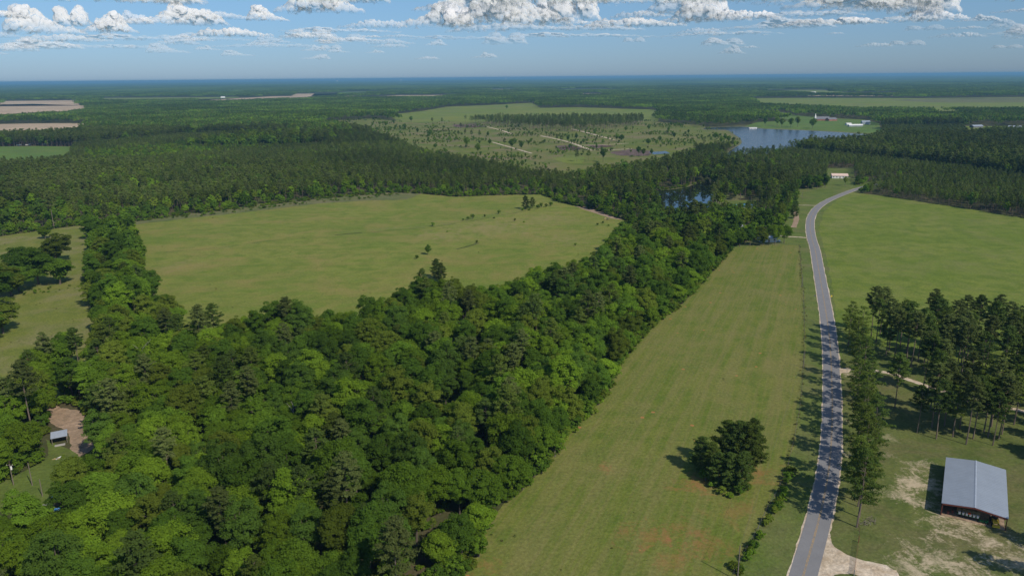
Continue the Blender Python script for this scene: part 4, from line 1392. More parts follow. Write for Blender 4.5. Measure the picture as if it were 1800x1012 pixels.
# dead trees
for i, (a, b, h) in enumerate([(322, 985, 13), (405, 925, 12), (350, 850, 11), (880, 790, 10), (255, 668, 15), (268, 660, 14), (168, 700, 15), (640, 870, 13), (1258, 366, 12), (225, 392, 10), (520, 770, 14)]):
    p = P(a, b)
    lab = ['pale dead tree with forked top near the bottom left', 'dead branch top poking out of the lower left wood', 'pale snag in the left part of the wood', 'thin snag beside the mown field', 'bare trunk near the pasture corner, left one',
           'bare trunk near the pasture corner, right one', 'bare pale trunk above the dirt yard', 'bare snag in the middle of the wood', 'bare snag beside the small pond', 'broken trunk at the top of the hedge row', 'bare grey snag in the centre left wood'][i]
    r = np.random.default_rng(900 + i)
    mb = MB()
    h = h * 0.95
    lx, ly = r.normal(0, 0.8, 2)
    mb.tube([(0, 0, 0), (lx * .3, ly * .3, h * .5), (lx, ly, h)], [0.17, 0.12, 0.05], 6)
    o = thing('dead_tree', lab, 'dead tree', (p[0], p[1], 0), r.uniform(0, 6.28))
    mb.obj('trunk', m_dead, o)
    for k in range(7):
        t_ = r.uniform(0.45, 0.95)
        a0 = r.uniform(0, 6.28)
        L = r.uniform(1.2, 3.4)
        b0 = np.array([lx * t_, ly * t_, h * t_])
        e1 = b0 + np.array([math.cos(a0) * L * .6, math.sin(a0) * L * .6, L * .55])
        bb = MB()
        bb.tube([b0, e1, e1 + np.array([math.cos(a0 + .5) * L * .4, math.sin(a0 + .5) * L * .4, L * .5])], [0.09, 0.06, 0.02], 4)
        bb.obj('limb', m_dead, o)

# ------------------------------------------------------------------ plain materials for built things
m_metal = simple('barn_roof_metal', (0.30, 0.335, 0.375), 0.45, 0.5, 0.25, 0.08, 0.35)
m_metal2 = simple('old_roof_metal', (0.36, 0.40, 0.45), 0.5, 0.4, 0.2, 0.15, 0.8)
m_redsteel = simple('red_brown_steel', (0.16, 0.045, 0.03), 0.7, 0.3)
m_redroof = simple('rusty_red_roof', (0.28, 0.075, 0.06), 0.7, 0.2, 0, 0.25)
m_wood = simple('weathered_wood', (0.19, 0.16, 0.13), 0.9, 0.1)
m_brownwall = simple('brown_boards', (0.13, 0.075, 0.05), 0.9, 0.1)
m_white = simple('white_paint', (0.75, 0.74, 0.70), 0.6, 0.3, 0, 0.06)
m_grey = simple('grey_shingles', (0.17, 0.17, 0.18), 0.9, 0.2)
m_brick = simple('brick_wall', (0.30, 0.13, 0.09), 0.9, 0.2)
m_pinkroof = simple('pale_pink_roof', (0.62, 0.46, 0.38), 0.8, 0.2)
m_blue = simple('blue_tarp', (0.10, 0.33, 0.62), 0.5, 0.3, 0, 0.25)
m_glass = simple('dark_window_glass', (0.02, 0.025, 0.03), 0.15, 0.5)
m_black = simple('black_rubber', (0.02, 0.02, 0.02), 0.8, 0.2)
m_yellow = simple('machine_yellow', (0.62, 0.42, 0.03), 0.5, 0.4)
m_green = simple('machine_green', (0.03, 0.22, 0.06), 0.5, 0.4)
m_orange = simple('orange_paint', (0.75, 0.12, 0.03), 0.5, 0.4)
m_straw = simple('straw', (0.42, 0.31, 0.15), 0.95, 0.1, 0, 0.3)
m_conc = simple('concrete', (0.36, 0.34, 0.31), 0.9, 0.2)
m_wire = simple('wire', (0.08, 0.08, 0.08), 0.6, 0.4)
m_rust = simple('rusted_iron', (0.20, 0.07, 0.05), 0.8, 0.2)
m_concgrey = simple('galvanised_steel', (0.30, 0.31, 0.32), 0.5, 0.5, 0.5)


# ------------------------------------------------------------------ open-fronted metal barn
def B3(u, v, z):
    return (u, v, z)


bo = np.array([115.0, 180.4])
brot = math.atan2(-0.515, 0.857)
BW, BD, EV, RG = 14.7, 29.4, 3.7, 4.6
barn = thing('pole_barn', 'open-fronted metal barn with a grey gable roof and red-brown steel posts', 'barn', (bo[0] + 0.3, bo[1] + 0.5, 0), brot)


def slope(x0, x1, z0, z1):
    mb = MB()
    n_ = 30
    for i in range(n_):
        y0, y1 = BD * i / n_, BD * (i + 1) / n_
        r0 = 0.10
        mb.add([(x0, y0, z0), (x1, y0, z1), (x1, y1 - r0, z1), (x0, y1 - r0, z0), (x1, y1 - r0 / 2, z1 + .05), (x0, y1 - r0 / 2, z0 + .05), (x1, y1, z1), (x0, y1, z0)],
               [(0, 1, 2, 3), (3, 2, 4, 5), (5, 4, 6, 7)])
    mb.add([(x0, 0, z0 - .08), (x1, 0, z1 - .08), (x1, BD, z1 - .08), (x0, BD, z0 - .08)], [(3, 2, 1, 0)])
    return mb


slope(-0.3, BW / 2, EV, RG).obj('roof_panel', m_metal, barn)
slope(BW + 0.3, BW / 2, EV, RG).obj('roof_panel', m_metal, barn)
MB().add([(BW / 2 - .25, -.05, RG - .0), (BW / 2, -.05, RG + .09), (BW / 2 + .25, -.05, RG), (BW / 2 - .25, BD + .05, RG), (BW / 2, BD + .05, RG + .09), (BW / 2 + .25, BD + .05, RG)], [(0, 1, 4, 3), (1, 2, 5, 4)])
mb = MB()
mb.add([(BW / 2 - .25, -.05, RG + .02), (BW / 2, -.05, RG + .10), (BW / 2 + .25, -.05, RG + .02), (BW / 2 - .25, BD + .05, RG + .02), (BW / 2, BD + .05, RG + .10), (BW / 2 + .25, BD + .05, RG + .02)], [(0, 1, 4, 3), (1, 2, 5, 4)])
mb.obj('ridge_cap', m_metal2, barn)
for x in (0.0, BW / 4, BW / 2, BW * .75, BW):
    for y in (0.15, BD * .2, BD * .4, BD * .6, BD * .8, BD - .15):
        if x not in (0.0, BW) and y != 0.15 and y != BD - .15:
            continue
        if x in (BW / 4, BW / 2, BW * .75) and y == 0.15:
            continue
        zt = EV - .1 + (RG - EV) * (1 - abs(x - BW / 2) / (BW / 2)) - .08
        MB().box((x, y, zt / 2), (.22, .22, zt)).obj('post', m_redsteel, barn)
for sgn in (0, 1):
    mb = MB()
    xa, xb = (0 if sgn == 0 else BW), BW / 2
    mb.add([(xa, -.06, EV - .42), (xb, -.06, RG - .42), (xb, -.06, RG - .07), (xa, -.06, EV - .07), (xa, .08, EV - .42), (xb, .08, RG - .42), (xb, .08, RG - .07), (xa, .08, EV - .07)],
           [(0, 1, 2, 3), (7, 6, 5, 4), (0, 4, 5, 1), (3, 2, 6, 7), (0, 3, 7, 4)])
    mb.obj('fascia_beam', m_redsteel, barn)
    mb = MB()
    mb.box((xa, BD / 2, EV - .25), (.16, BD, .26))
    mb.obj('eave_beam', m_redsteel, barn)
MB().box((-.14, BD / 2, 1.7), (.05, BD - .3, 3.3)).obj('side_wall', m_brownwall, barn)
MB().box((BW / 2, BD - .02, 1.7), (BW, .05, 3.3)).obj('back_wall', m_brownwall, barn)
MB().box((BW * .33, BD * .35, 1.5), (.06, BD * .6, 3.0)).obj('partition', m_wood, barn)
MB().box((BW / 2, BD / 2, 0.10), (BW - .2, BD - .2, 0.06)).obj('floor', m_red, barn)


def bp(u, v):
    c, s_ = math.cos(brot), math.sin(brot)
    return (bo[0] + .3 + u * c - v * s_, bo[1] + .5 + u * s_ + v * c, 0.13)


pl = thing('seed_planter', 'row planter with six white hoppers and an orange lid under the barn roof', 'farm implement', bp(6.3, 1.9), brot)
MB().box((0, 0, 0.75), (5.2, .25, .25)).obj('toolbar', m_green, pl)
for i in range(6):
    x = -2.1 + i * .84
    h = MB()
    h.add([(x - .2, -.35, .75), (x + .2, -.35, .75), (x + .2, .1, .75), (x - .2, .1, .75), (x - .30, -.45, 1.45), (x + .30, -.45, 1.45), (x + .30, .2, 1.45), (x - .30, .2, 1.45)],
          [(0, 3, 2, 1), (4, 5, 6, 7), (0, 1, 5, 4), (1, 2, 6, 5), (2, 3, 7, 6), (3, 0, 4, 7)])
    h.obj('hopper', m_white, pl)
    d = MB()
    d.tube([(x - .05, -.2, .28), (x + .05, -.2, .28)], .28, 10)
    d.obj('wheel', m_black, pl)
MB().box((0.15, -.3, 1.62), (.6, .5, .30)).obj('lid', m_orange, pl)
hb_ = thing('hay_stack', 'stack of straw bales behind the planter in the barn', 'hay', bp(6.3, 4.2), brot)
for i in range(5):
    for j in range(2):
        MB().box((-2.2 + i * 1.1, 0, .35 + j * .62), (1.05, .8, .6)).obj('bale', m_straw, hb_)
mw = thing('disc_mower', 'low green mower under the right half of the barn roof', 'farm implement', bp(9.8, 1.4), brot)
MB().box((0, 0, .45), (2.2, .7, .28)).box((.9, .5, .7), (.3, 1.2, .3)).obj('deck', m_green, mw)
for x in (-.9, .2, 1.0):
    MB().tube([(x - .08, -.3, .3), (x + .08, -.3, .3)], .3, 10).obj('wheel', m_black, mw)
bl = thing('yellow_loader', 'yellow farm loader parked at the right corner under the barn roof', 'tractor', bp(12.3, 2.2), brot + .15)
MB().box((0, .4, 1.0), (1.3, 2.6, .6)).box((0, -.9, 1.15), (.9, 1.0, .7)).obj('body', m_yellow, bl)
MB().box((0, .9, 1.9), (1.2, 1.2, 1.2)).obj('cab', m_glass, bl)
MB().box((0, .9, 2.55), (1.4, 1.4, .1)).obj('cab_roof', m_yellow, bl)
for x in (-.75, .75):
    MB().tube([(x - .2, 1.2, .7), (x + .2, 1.2, .7)], .7, 14).obj('wheel', m_black, bl)
    MB().tube([(x - .15, -1.0, .45), (x + .15, -1.0, .45)], .45, 14).obj('wheel', m_black, bl)
    MB().tube([(x * .8, 0.2, 1.6), (x * .8, -1.3, 1.9), (x * .8, -2.0, .7)], .09, 6).obj('lift_arm', m_yellow, bl)
MB().box((0, -2.1, .5), (1.7, .6, .5)).obj('bucket', m_yellow, bl)
for k, (x, y) in enumerate([(1.6, 1.5), (2.6, 2.5)]):
    dr = thing('feed_barrel', 'rusty barrel inside the left bay of the barn, %s one' % ['nearer', 'farther'][k], 'barrel', bp(x, y), 0)
    MB().tube([(0, 0, 0), (0, 0, .9)], .3, 12).obj('drum', m_rust, dr)


# ------------------------------------------------------------------ houses
def house(name, label, cat, px_, py_, w, d, h, rz, mwall, mroof, rh=1.8, porch=False, wins=3, p=None):
    q = P(px_, py_) if p is None else p
    o = thing(name, label, cat, (q[0], q[1], 0.0), rz)
    MB().box((0, 0, h / 2), (w, d, h)).obj('wall', mwall, o)
    mb = MB()
    e = .5
    z0 = h - .05
    t = .12
    for sg in (-1, 1):
        mb.add([(-w / 2 - e, sg * (d / 2 + e), z0), (w / 2 + e, sg * (d / 2 + e), z0), (w / 2 + e, 0, z0 + rh), (-w / 2 - e, 0, z0 + rh),
                (-w / 2 - e, sg * (d / 2 + e), z0 + t), (w / 2 + e, sg * (d / 2 + e), z0 + t), (w / 2 + e, 0, z0 + rh + t), (-w / 2 - e, 0, z0 + rh + t)],
               [(4, 5, 6, 7), (0, 1, 5, 4), (1, 2, 6, 5), (0, 4, 7, 3), (3, 2, 1, 0)])
    rf = mb.obj('roof', mroof, o)
    gb = MB()
    for sx in (-1, 1):
        x = sx * w / 2
        gb.add([(x, -d / 2, h), (x, d / 2, h), (x, 0, h + rh * .92)], [(0, 1, 2)])
    gb.obj('gable', mwall, o)
    for i in range(wins):
        x = -w / 2 + w * (i + .5) / wins
        if i == wins // 2:
            MB().box((x, -d / 2 - .03, 1.05), (.95, .06, 2.05)).obj('door', m_glass if wins < 3 else m_brownwall, o)
        else:
            f = MB().box((x, -d / 2 - .02, 1.6), (1.25, .05, 1.25)).obj('window', m_white, o)
            MB().box((x, -d / 2 - .05, 1.6), (1.05, .04, 1.05)).obj('pane', m_glass, f)
    return o


house('house', 'house with a pale pink roof among dark trees by the road bend', 'house', 1475, 313, 17, 9, 3.0, R_(-12), m_white, m_pinkroof, 2.2, wins=5)
h = house('house', 'house with a bright blue roof cover hidden in trees beyond the pond', 'house', 1312, 368, 9, 6, 3.0, R_(-15), m_white, m_blue, 1.6)
house('shed', 'small shed with a blue cover left of the blue-roofed house', 'shed', 1290, 366, 5, 4, 2.4, R_(8), m_white, m_blue, 0.9, wins=2)
house('house', 'grey-roofed house in the trees at the end of the mown field, left one', 'house', 1298, 405, 11, 7, 3.0, R_(-20), m_white, m_metal2, 1.6)
house('house', 'white house with a grey roof at the corner of the mown field', 'house', 1348, 424, 12, 7, 2.8, R_(5), m_white, m_metal2, 1.5)
house('shed', 'small white shed among pines right of the pale roofed house', 'shed', 1558, 305, 6, 4, 2.5, 0.2, m_white, m_metal2, 1.0, wins=2)
# church and buildings beyond the lake
ch = house('church', 'brick church with a white steeple beyond the lake', 'church', 1444, 212, 36, 14, 4, R_(-4), m_brick, m_grey, 6, wins=7)
MB().box((-17, -3, 5), (3.6, 3.6, 10)).obj('tower', m_white, ch)
MB().add([(0, 0, 0)], [])
mb = MB()
mb.add([(-18.6, -4.6, 10), (-15.4, -4.6, 10), (-15.4, -1.4, 10), (-18.6, -1.4, 10), (-17, -3, 19)], [(0, 1, 4), (1, 2, 4), (2, 3, 4), (3, 0, 4)])
mb.obj('steeple', m_white, ch)
house('church_hall', 'brick hall with a grey roof beside the steepled church', 'building', 1461, 212.5, 24, 15, 4, R_(14), m_brick, m_grey, 4, wins=5)
house('farm_building', 'long low white farm building right of the lakeside lawn', 'building', 1503, 222.5, 32, 9, 3.0, R_(4), m_metal2, m_white, 2.2, wins=7)
house('farm_building', 'tall blue-grey open barn behind the white farm building', 'barn', 1521, 219, 18, 12, 6, R_(-6), m_metal2, m_metal2, 3.0, wins=3)
house('farm_building', 'small white outbuilding left of the lakeside farm', 'building', 1491, 220.5, 12, 9, 3.5, R_(10), m_white, m_white, 2.0, wins=3)
house('boathouse', 'low white boathouse on the far shore of the lake', 'boathouse', 1323, 226.6, 17, 7, 2.2, R_(2), m_white, m_white, 0.9, wins=2)
house('house', 'white-roofed house in a clearing at the right edge', 'house', 1783, 227, 24, 12, 4, R_(-20), m_white, m_metal2, 3, wins=3)
house('house', 'grey-roofed house in the far right clearing, left one', 'house', 1716, 224.5, 24, 12, 3.5, R_(10), m_grey, m_metal2, 2.4, wins=3)
house('farm_building', 'tiny white building far off at the brown field on the right', 'building', 1430, 164.6, 24, 18, 6, 0, m_white, m_white, 5, wins=3)
house('farm_building', 'tiny white building at the end of the far brown field on the left', 'building', 168, 176, 26, 16, 6, 0, m_white, m_white, 4, wins=3)
house('farm_building', 'far pale building in the middle of the left fields', 'building', 392, 172.5, 26, 14, 5, 0.1, m_white, m_white, 4, wins=3)
for i, (a, b, ml, lb) in enumerate([(19, 256.5, m_redroof, 'red'), (34, 256.2, m_white, 'white'), (50, 255.8, m_white, 'second white'), (66, 255.4, m_glass, 'dark'), (78, 255.0, m_white, 'rightmost white')]):
    p = P(a, b)
    v = thing('parked_truck', '%s vehicle parked in the row behind the far left green field' % lb, 'truck', (p[0], p[1], 0), 0.1, 'vehicles parked by the far left field')
    MB().box((0, 0, 1.3), (9, 2.6, 1.5)).box((2.5, 0, 2.4), (3.5, 2.4, 1.2)).obj('body', ml, v)
    for x in (-3, 3):
        for y in (-1.2, 1.2):
            MB().tube([(x, y - .15, .55), (x, y + .15, .55)], .55, 8).obj('wheel', m_black, v)
# water tower
p = P(893, 142.6)
for k, (a, hh, d) in enumerate([(893, 96, 25000), (715, 80, 24000), (607, 78, 23000)]):
    q = np.array([(a - 900) / FPX * d, d])
    wt = thing('water_tower', 'white water tower on the horizon, %s' % ['the tallest one right of centre', 'the middle one', 'the leftmost one'][k], 'water tower', (q[0], q[1], 0))
    MB().ellipsoid((0, 0, hh - 14), (24, 24, 13), 12, 8).obj('tank', m_white, wt)
    MB().tube([(0, 0, 0), (0, 0, hh - 24)], 6, 8).obj('stem', m_white, wt)

# left yard: sheds, poles, path
p = P(106, 776)
sh = thing('shed', 'small open shed with a grey metal roof beside the dirt yard', 'shed', (p[0], p[1], 0), R_(28))
mb = MB()
mb.add([(-2.4, -2.0, 2.4), (2.4, -2.0, 2.4), (2.4, 2.0, 3.1), (-2.4, 2.0, 3.1), (-2.4, -2.0, 2.48), (2.4, -2.0, 2.48), (2.4, 2.0, 3.18), (-2.4, 2.0, 3.18)], [(4, 5, 6, 7), (3, 2, 1, 0), (0, 1, 5, 4), (1, 2, 6, 5), (2, 3, 7, 6), (3, 0, 4, 7)])
mb.obj('roof', m_metal2, sh)
for x in (-2.1, 2.1):
    for y, z in ((-1.7, 2.4), (1.7, 3.0)):
        MB().box((x, y, z / 2), (.15, .15, z)).obj('post', m_wood, sh)
MB().box((0, 1.75, 1.45), (4.1, .08, 2.9)).obj('back_wall', m_wood, sh)
MB().box((0, -2.9, .12), (3.0, 1.2, .2)).obj('step', m_conc, sh)
p = P(101, 886)
sh = thing('shed', 'tiny lean-to with a bright metal roof at the end of the pale footbridge', 'shed', (p[0], p[1], 0), R_(22))
mb = MB()
mb.add([(-1.2, -1.3, 1.5), (1.2, -1.3, 1.5), (1.2, 1.3, 2.2), (-1.2, 1.3, 2.2), (-1.2, -1.3, 1.56), (1.2, -1.3, 1.56), (1.2, 1.3, 2.26), (-1.2, 1.3, 2.26)], [(4, 5, 6, 7), (3, 2, 1, 0), (0, 1, 5, 4), (1, 2, 6, 5), (2, 3, 7, 6), (3, 0, 4, 7)])
mb.obj('roof', simple('bright_roof_metal', (0.55, 0.62, 0.68), 0.5, 0.4, 0.1), sh)
MB().box((0, 0, .75), (2.0, 2.2, 1.5)).obj('wall', m_wood, sh)
p = P(103, 906)
sh = thing('shed', 'scrap of blue roof showing under the trees below the lean-to', 'shed', (p[0], p[1], 0), R_(22))
MB().box((0, 0, 1.0), (1.2, 1.0, 2.0)).obj('wall', m_wood, sh)
MB().box((0, 0, 2.05), (1.5, 1.3, .08)).obj('roof', m_blue, sh)
fb = thing('footbridge', 'weathered plank walkway leading to the bright lean-to', 'walkway', (0, 0, 0))
wl_ = smooth(W([(46, 899), (62, 893), (78, 889), (94, 884)]), 10)
for i in range(len(wl_) - 1):
    a, b = wl_[i], wl_[i + 1]
    MB().box(((a[0] + b[0]) / 2, (a[1] + b[1]) / 2, .32), (np.hypot(*(b - a)) * .86, 1.1, .08), math.atan2(*(b - a)[::-1])).obj('plank', m_conc, fb)
p = P(66, 640)
sh = thing('red_shed', 'long low shed with a rusty red roof in the left pasture corner', 'shed', (p[0], p[1], 0), R_(6))
MB().box((0, 0, 1.2), (8.5, 3.4, 2.4)).obj('wall', m_brownwall, sh)
mb = MB()
for i in range(6):
    mb.box((-3.75 + i * 1.5, 0, 2.5), (1.42, 4.2, .1))
for i in range(6):
    MB().box((-3.75 + i * 1.5, 0, 2.5), (1.42, 4.2, .1)).obj('roof_panel', m_redroof, sh)
p = P(131, 604)
tr_ = thing('feed_trough', 'dark low feed trough alone in the left pasture', 'trough', (p[0], p[1], 0), 0.05)
MB().box((0, 0, .45), (3.2, .8, .12)).box((0, .36, .6), (3.2, .08, .4)).box((0, -.36, .6), (3.2, .08, .4)).obj('tray', m_black, tr_)
for x in (-1.3, 1.3):
    MB().box((x, 0, .2), (.12, .7, .4)).obj('leg', m_black, tr_)
p = P(1068, 386)
hy = thing('junk_pile', 'grey pile of boards on the bare strip at the right of the big pasture', 'pile', (p[0], p[1], 0), 0.3)
for i in range(5):
    MB().box((rng.normal(0, .7), rng.normal(0, .5), .3 + i * .18), (3.2, .5, .12), rng.uniform(0, 3)).obj('board', m_wood, hy)
for i, (a, b, lb) in enumerate([(70, 770, 'pale'), (76, 800, 'second pale')]):
    pass
for i, (a, b) in enumerate([(98, 807), (104, 805)]):
    p = P(a, b)
    o = thing('board_pile', '%s loose boards lying below the grey roofed shed' % ['orange-brown', 'pale'][i], 'boards', (p[0], p[1], 0.05), 0.2 + i)
    MB().box((0, 0, .08), (2.2, .35, .06)).obj('board', [m_straw, m_white][i], o)
    MB().box((0.2, .45, .08), (1.8, .3, .06)).obj('board', [m_straw, m_white][i], o)


# utility poles
def pole(a, b, h, label, arm=True, trans=False, p=None, rz=0.0):
    q = P(a, b) if p is None else p
    o = thing('utility_pole', label, 'utility pole', (q[0], q[1], 0), rz)
    MB().tube([(0, 0, 0), (0, 0, h)], [0.15, 0.10], 8).obj('mast', m_wood, o)
    if arm:
        MB().box((0, 0, h - .5), (2.0, .1, .1)).obj('crossarm', m_wood, o)
        for x in (-.85, .85):
            MB().tube([(x, 0, h - .45), (x, 0, h - .25)], .05, 6).obj('insulator', m_white, o)
    if trans:
        MB().tube([(.3, 0, h - 1.9), (.3, 0, h - .9)], .25, 10).obj('transformer', m_white, o)
    return q


P1 = pole(1296, 1020, 9.5, 'tall utility pole at the bottom edge beside the brush line', arm=False)
P2 = pole(1412, 646, 7.5, 'short utility pole on the fence line across from the gravel turn-off', arm=False)
pole(24, 852, 7, 'utility pole with a white transformer at the left edge', trans=True)
pole(57, 853, 7.5, 'plain utility pole in the left yard', arm=False)
pole(75, 872, 5.5, 'vine-grown pole near the plank walkway', arm=False)
pole(1410, 352, 9, 'thin utility pole on the lawn near the road bend, left', arm=False)
pole(1319, 370, 12, 'pale utility pole beside the blue-roofed house', arm=False)
P3 = P(1409, 505)
pole(0, 0, 8, 'utility pole on the fence line beyond the pine row', arm=False, p=P3)
for (A, hA), (B, hB), lb in (((P1, 9.3), (P2, 7.3), 'near span of overhead wire between the brush line poles'), ((P2, 7.3), (P3, 7.8), 'far span of overhead wire along the fence line')):
    pts = []
    for i in range(25):
        t_ = i / 24
        pts.append((A[0] + (B[0] - A[0]) * t_, A[1] + (B[1] - A[1]) * t_, hA + (hB - hA) * t_ - 1.6 * 4 * t_ * (1 - t_)))
    o = MB().tube(pts, .018, 4).obj('overhead_wire', m_wire)
    tag(o, lb, 'wire')

# fences
def fence(name, line, label, spacing=3.6, h=1.25, mpost=m_wood, wires=3, r=.06, p0=None):
    line = np.asarray(line)
    seg_ = np.hypot(*np.diff(line, axis=0).T)
    cum = np.concatenate([[0], np.cumsum(seg_)])
    n_ = int(cum[-1] / spacing)
    o = thing(name, label, 'fence', (line[0][0], line[0][1], 0))
    me_ = MB().tube([(0, 0, -.1), (0, 0, h)], r, 5).mesh('post', mpost)
    tops = []
    for i in range(n_ + 1):
        s_ = min(cum[-1] - 1e-6, i * spacing)
        k = min(len(line) - 2, np.searchsorted(cum, s_, 'right') - 1)
        q = line[k] + (line[k + 1] - line[k]) * (s_ - cum[k]) / max(seg_[k], 1e-6) - line[0]
        link('post', me_, o, (q[0], q[1], 0))
        tops.append(q)
    for wz in range(wires):
        z = h * (.35 + .6 * wz / max(1, wires - 1))
        MB().tube([(q[0], q[1], z) for q in tops], .012, 3).obj('wire', m_wire, o)
    return o


fence('field_fence', fence_line, 'long wire fence with wooden posts between the mown field and the verge')
fence('field_fence', smooth(W([(1405, 432), (1385, 430), (1360, 430), (1330, 432)]), 3), 'short wire fence across the far end of the mown field')
fence('field_fence', smooth(W([(600, 410), (700, 402), (760, 398), (830, 386), (880, 377), (925, 369)]), 4), 'thin wire fence with bushes crossing the big pasture', spacing=6)
fence('yard_fence', smooth(W([(1509, 925), (1510, 940), (1509, 952)]), 3), 'short red-brown pipe fence beside the driveway gate', 2.0, 1.2, m_redsteel, 3, .05)
# tubular farm gate across the driveway
ga, gb_ = P(1509, 953), P(1501, 1012)
L = float(np.hypot(*(gb_ - ga)))
gt = thing('farm_gate', 'red-brown tubular gate across the sandy driveway', 'gate', (ga[0], ga[1], 0), math.atan2(*(gb_ - ga)[::-1]))
MB().tube([(0, 0, 0), (0, 0, 1.7)], .09, 8).obj('gate_post', m_redsteel, gt)
MB().tube([(L, 0, 0), (L, 0, 1.7)], .09, 8).obj('gate_post', m_concgrey, gt)
for i in range(6):
    z = .3 + i * .22
    MB().tube([(.12, 0, z), (L - .12, 0, z)], .028, 5).obj('rail', m_redsteel, gt)
for x in np.linspace(.12, L - .12, 7):
    MB().tube([(x, 0, .3), (x, 0, 1.4)], .025, 5).obj('upright', m_redsteel, gt)

# road signs
def sign(a, b, col, label, diamond):
    q = P(a, b)
    o = thing('road_sign', label, 'road sign', (q[0], q[1], 0), R_(12))
    MB().box((0, .04, 1.1), (.07, .05, 2.2)).obj('post', m_concgrey, o)
    s_ = .55 if diamond else .4
    v = [(0, 0, -s_), (s_, 0, 0), (0, 0, s_), (-s_, 0, 0)] if diamond else [(-s_, 0, -s_), (s_, 0, -s_), (s_, 0, s_), (-s_, 0, s_)]
    mb = MB()
    mb.add([(x, y - .02, z + 2.1) for x, y, z in v] + [(x, y + .01, z + 2.1) for x, y, z in v], [(0, 1, 2, 3), (7, 6, 5, 4), (0, 4, 5, 1), (1, 5, 6, 2), (2, 6, 7, 3), (3, 7, 4, 0)])
    mb.obj('panel', col, o)


sign(1461, 527, m_yellow, 'yellow diamond warning sign on the right verge beyond the pine row', True)
sign(1432, 526, m_wire, 'back of a small grey sign on the left verge, across from the yellow one', False)
for i, (a, b) in enumerate([(1369, 425), (1064, 386)]):
    q = P(a, b)
    o = thing('hay_bale', ['round pale hay bale at the far right corner of the mown field', 'round hay bale in the right corner of the big pasture'][i], 'hay bale', (q[0], q[1], 0), 0.4 + i)
    MB().tube([(-.7, 0, .75), (.7, 0, .75)], .75, 14).obj('bale', [m_white, m_straw][i], o)
# brush and stone piles of the barn yard
for i, (a, b, lb) in enumerate([(1530, 916, 'heap of pale branches near the roadside pine nearest the gate'), (1522, 922, 'smaller heap of brush beside the pale branches')]):
    q = P(a, b)
    o = thing('brush_pile', lb, 'brush pile', (q[0], q[1], 0))
    for k in range(12):
        an = rng.uniform(0, 3.14)
        c_ = rng.normal(0, .7, 2)
        MB().tube([(c_[0] - math.cos(an) * .9, c_[1] - math.sin(an) * .9, .1 + k * .03), (c_[0] + math.cos(an) * .9, c_[1] + math.sin(an) * .9, .15 + k * .05)], .05, 4).obj('branch', m_wood, o)
for i, (a, b, w) in enumerate([(1000, 260, 7), (1052, 257.5, 8), (1067, 258, 7), (1010, 262, 6), (812, 221.5, 10), (830, 223.5, 8)]):
    q = P(a, b)
    o = thing('slash_pile', 'long heap of purple-brown logging slash in the clear-cut, %s' % ['at the track fork, left', 'middle pile', 'right pile', 'at the track fork, right', 'far left pile', 'by the pine stand'][i], 'slash pile', (q[0], q[1], 0), 0)
    for k in range(26):
        an = rng.normal(0, .5)
        c_ = rng.normal(0, 1, 2) * np.array([w, 2.0])
        MB().tube([(c_[0] - math.cos(an) * 3, c_[1] - math.sin(an) * 3, .3 + rng.uniform(0, 1.2)), (c_[0] + math.cos(an) * 3, c_[1] + math.sin(an) * 3, .5 + rng.uniform(0, 1.4))], .35, 4).obj('log', m_brush, o)


# ------------------------------------------------------------------ clouds: remeshed heaps of billows, lit by the sun
def ico(sub=2):
    import bmesh
    bm = bmesh.new()
    bmesh.ops.create_icosphere(bm, subdivisions=sub, radius=1)
    v = np.array([x.co[:] for x in bm.verts])
    f = [tuple(x.index for x in y.verts) for y in bm.faces]
    bm.free()
    return v, f


IV, IF = ico(2)


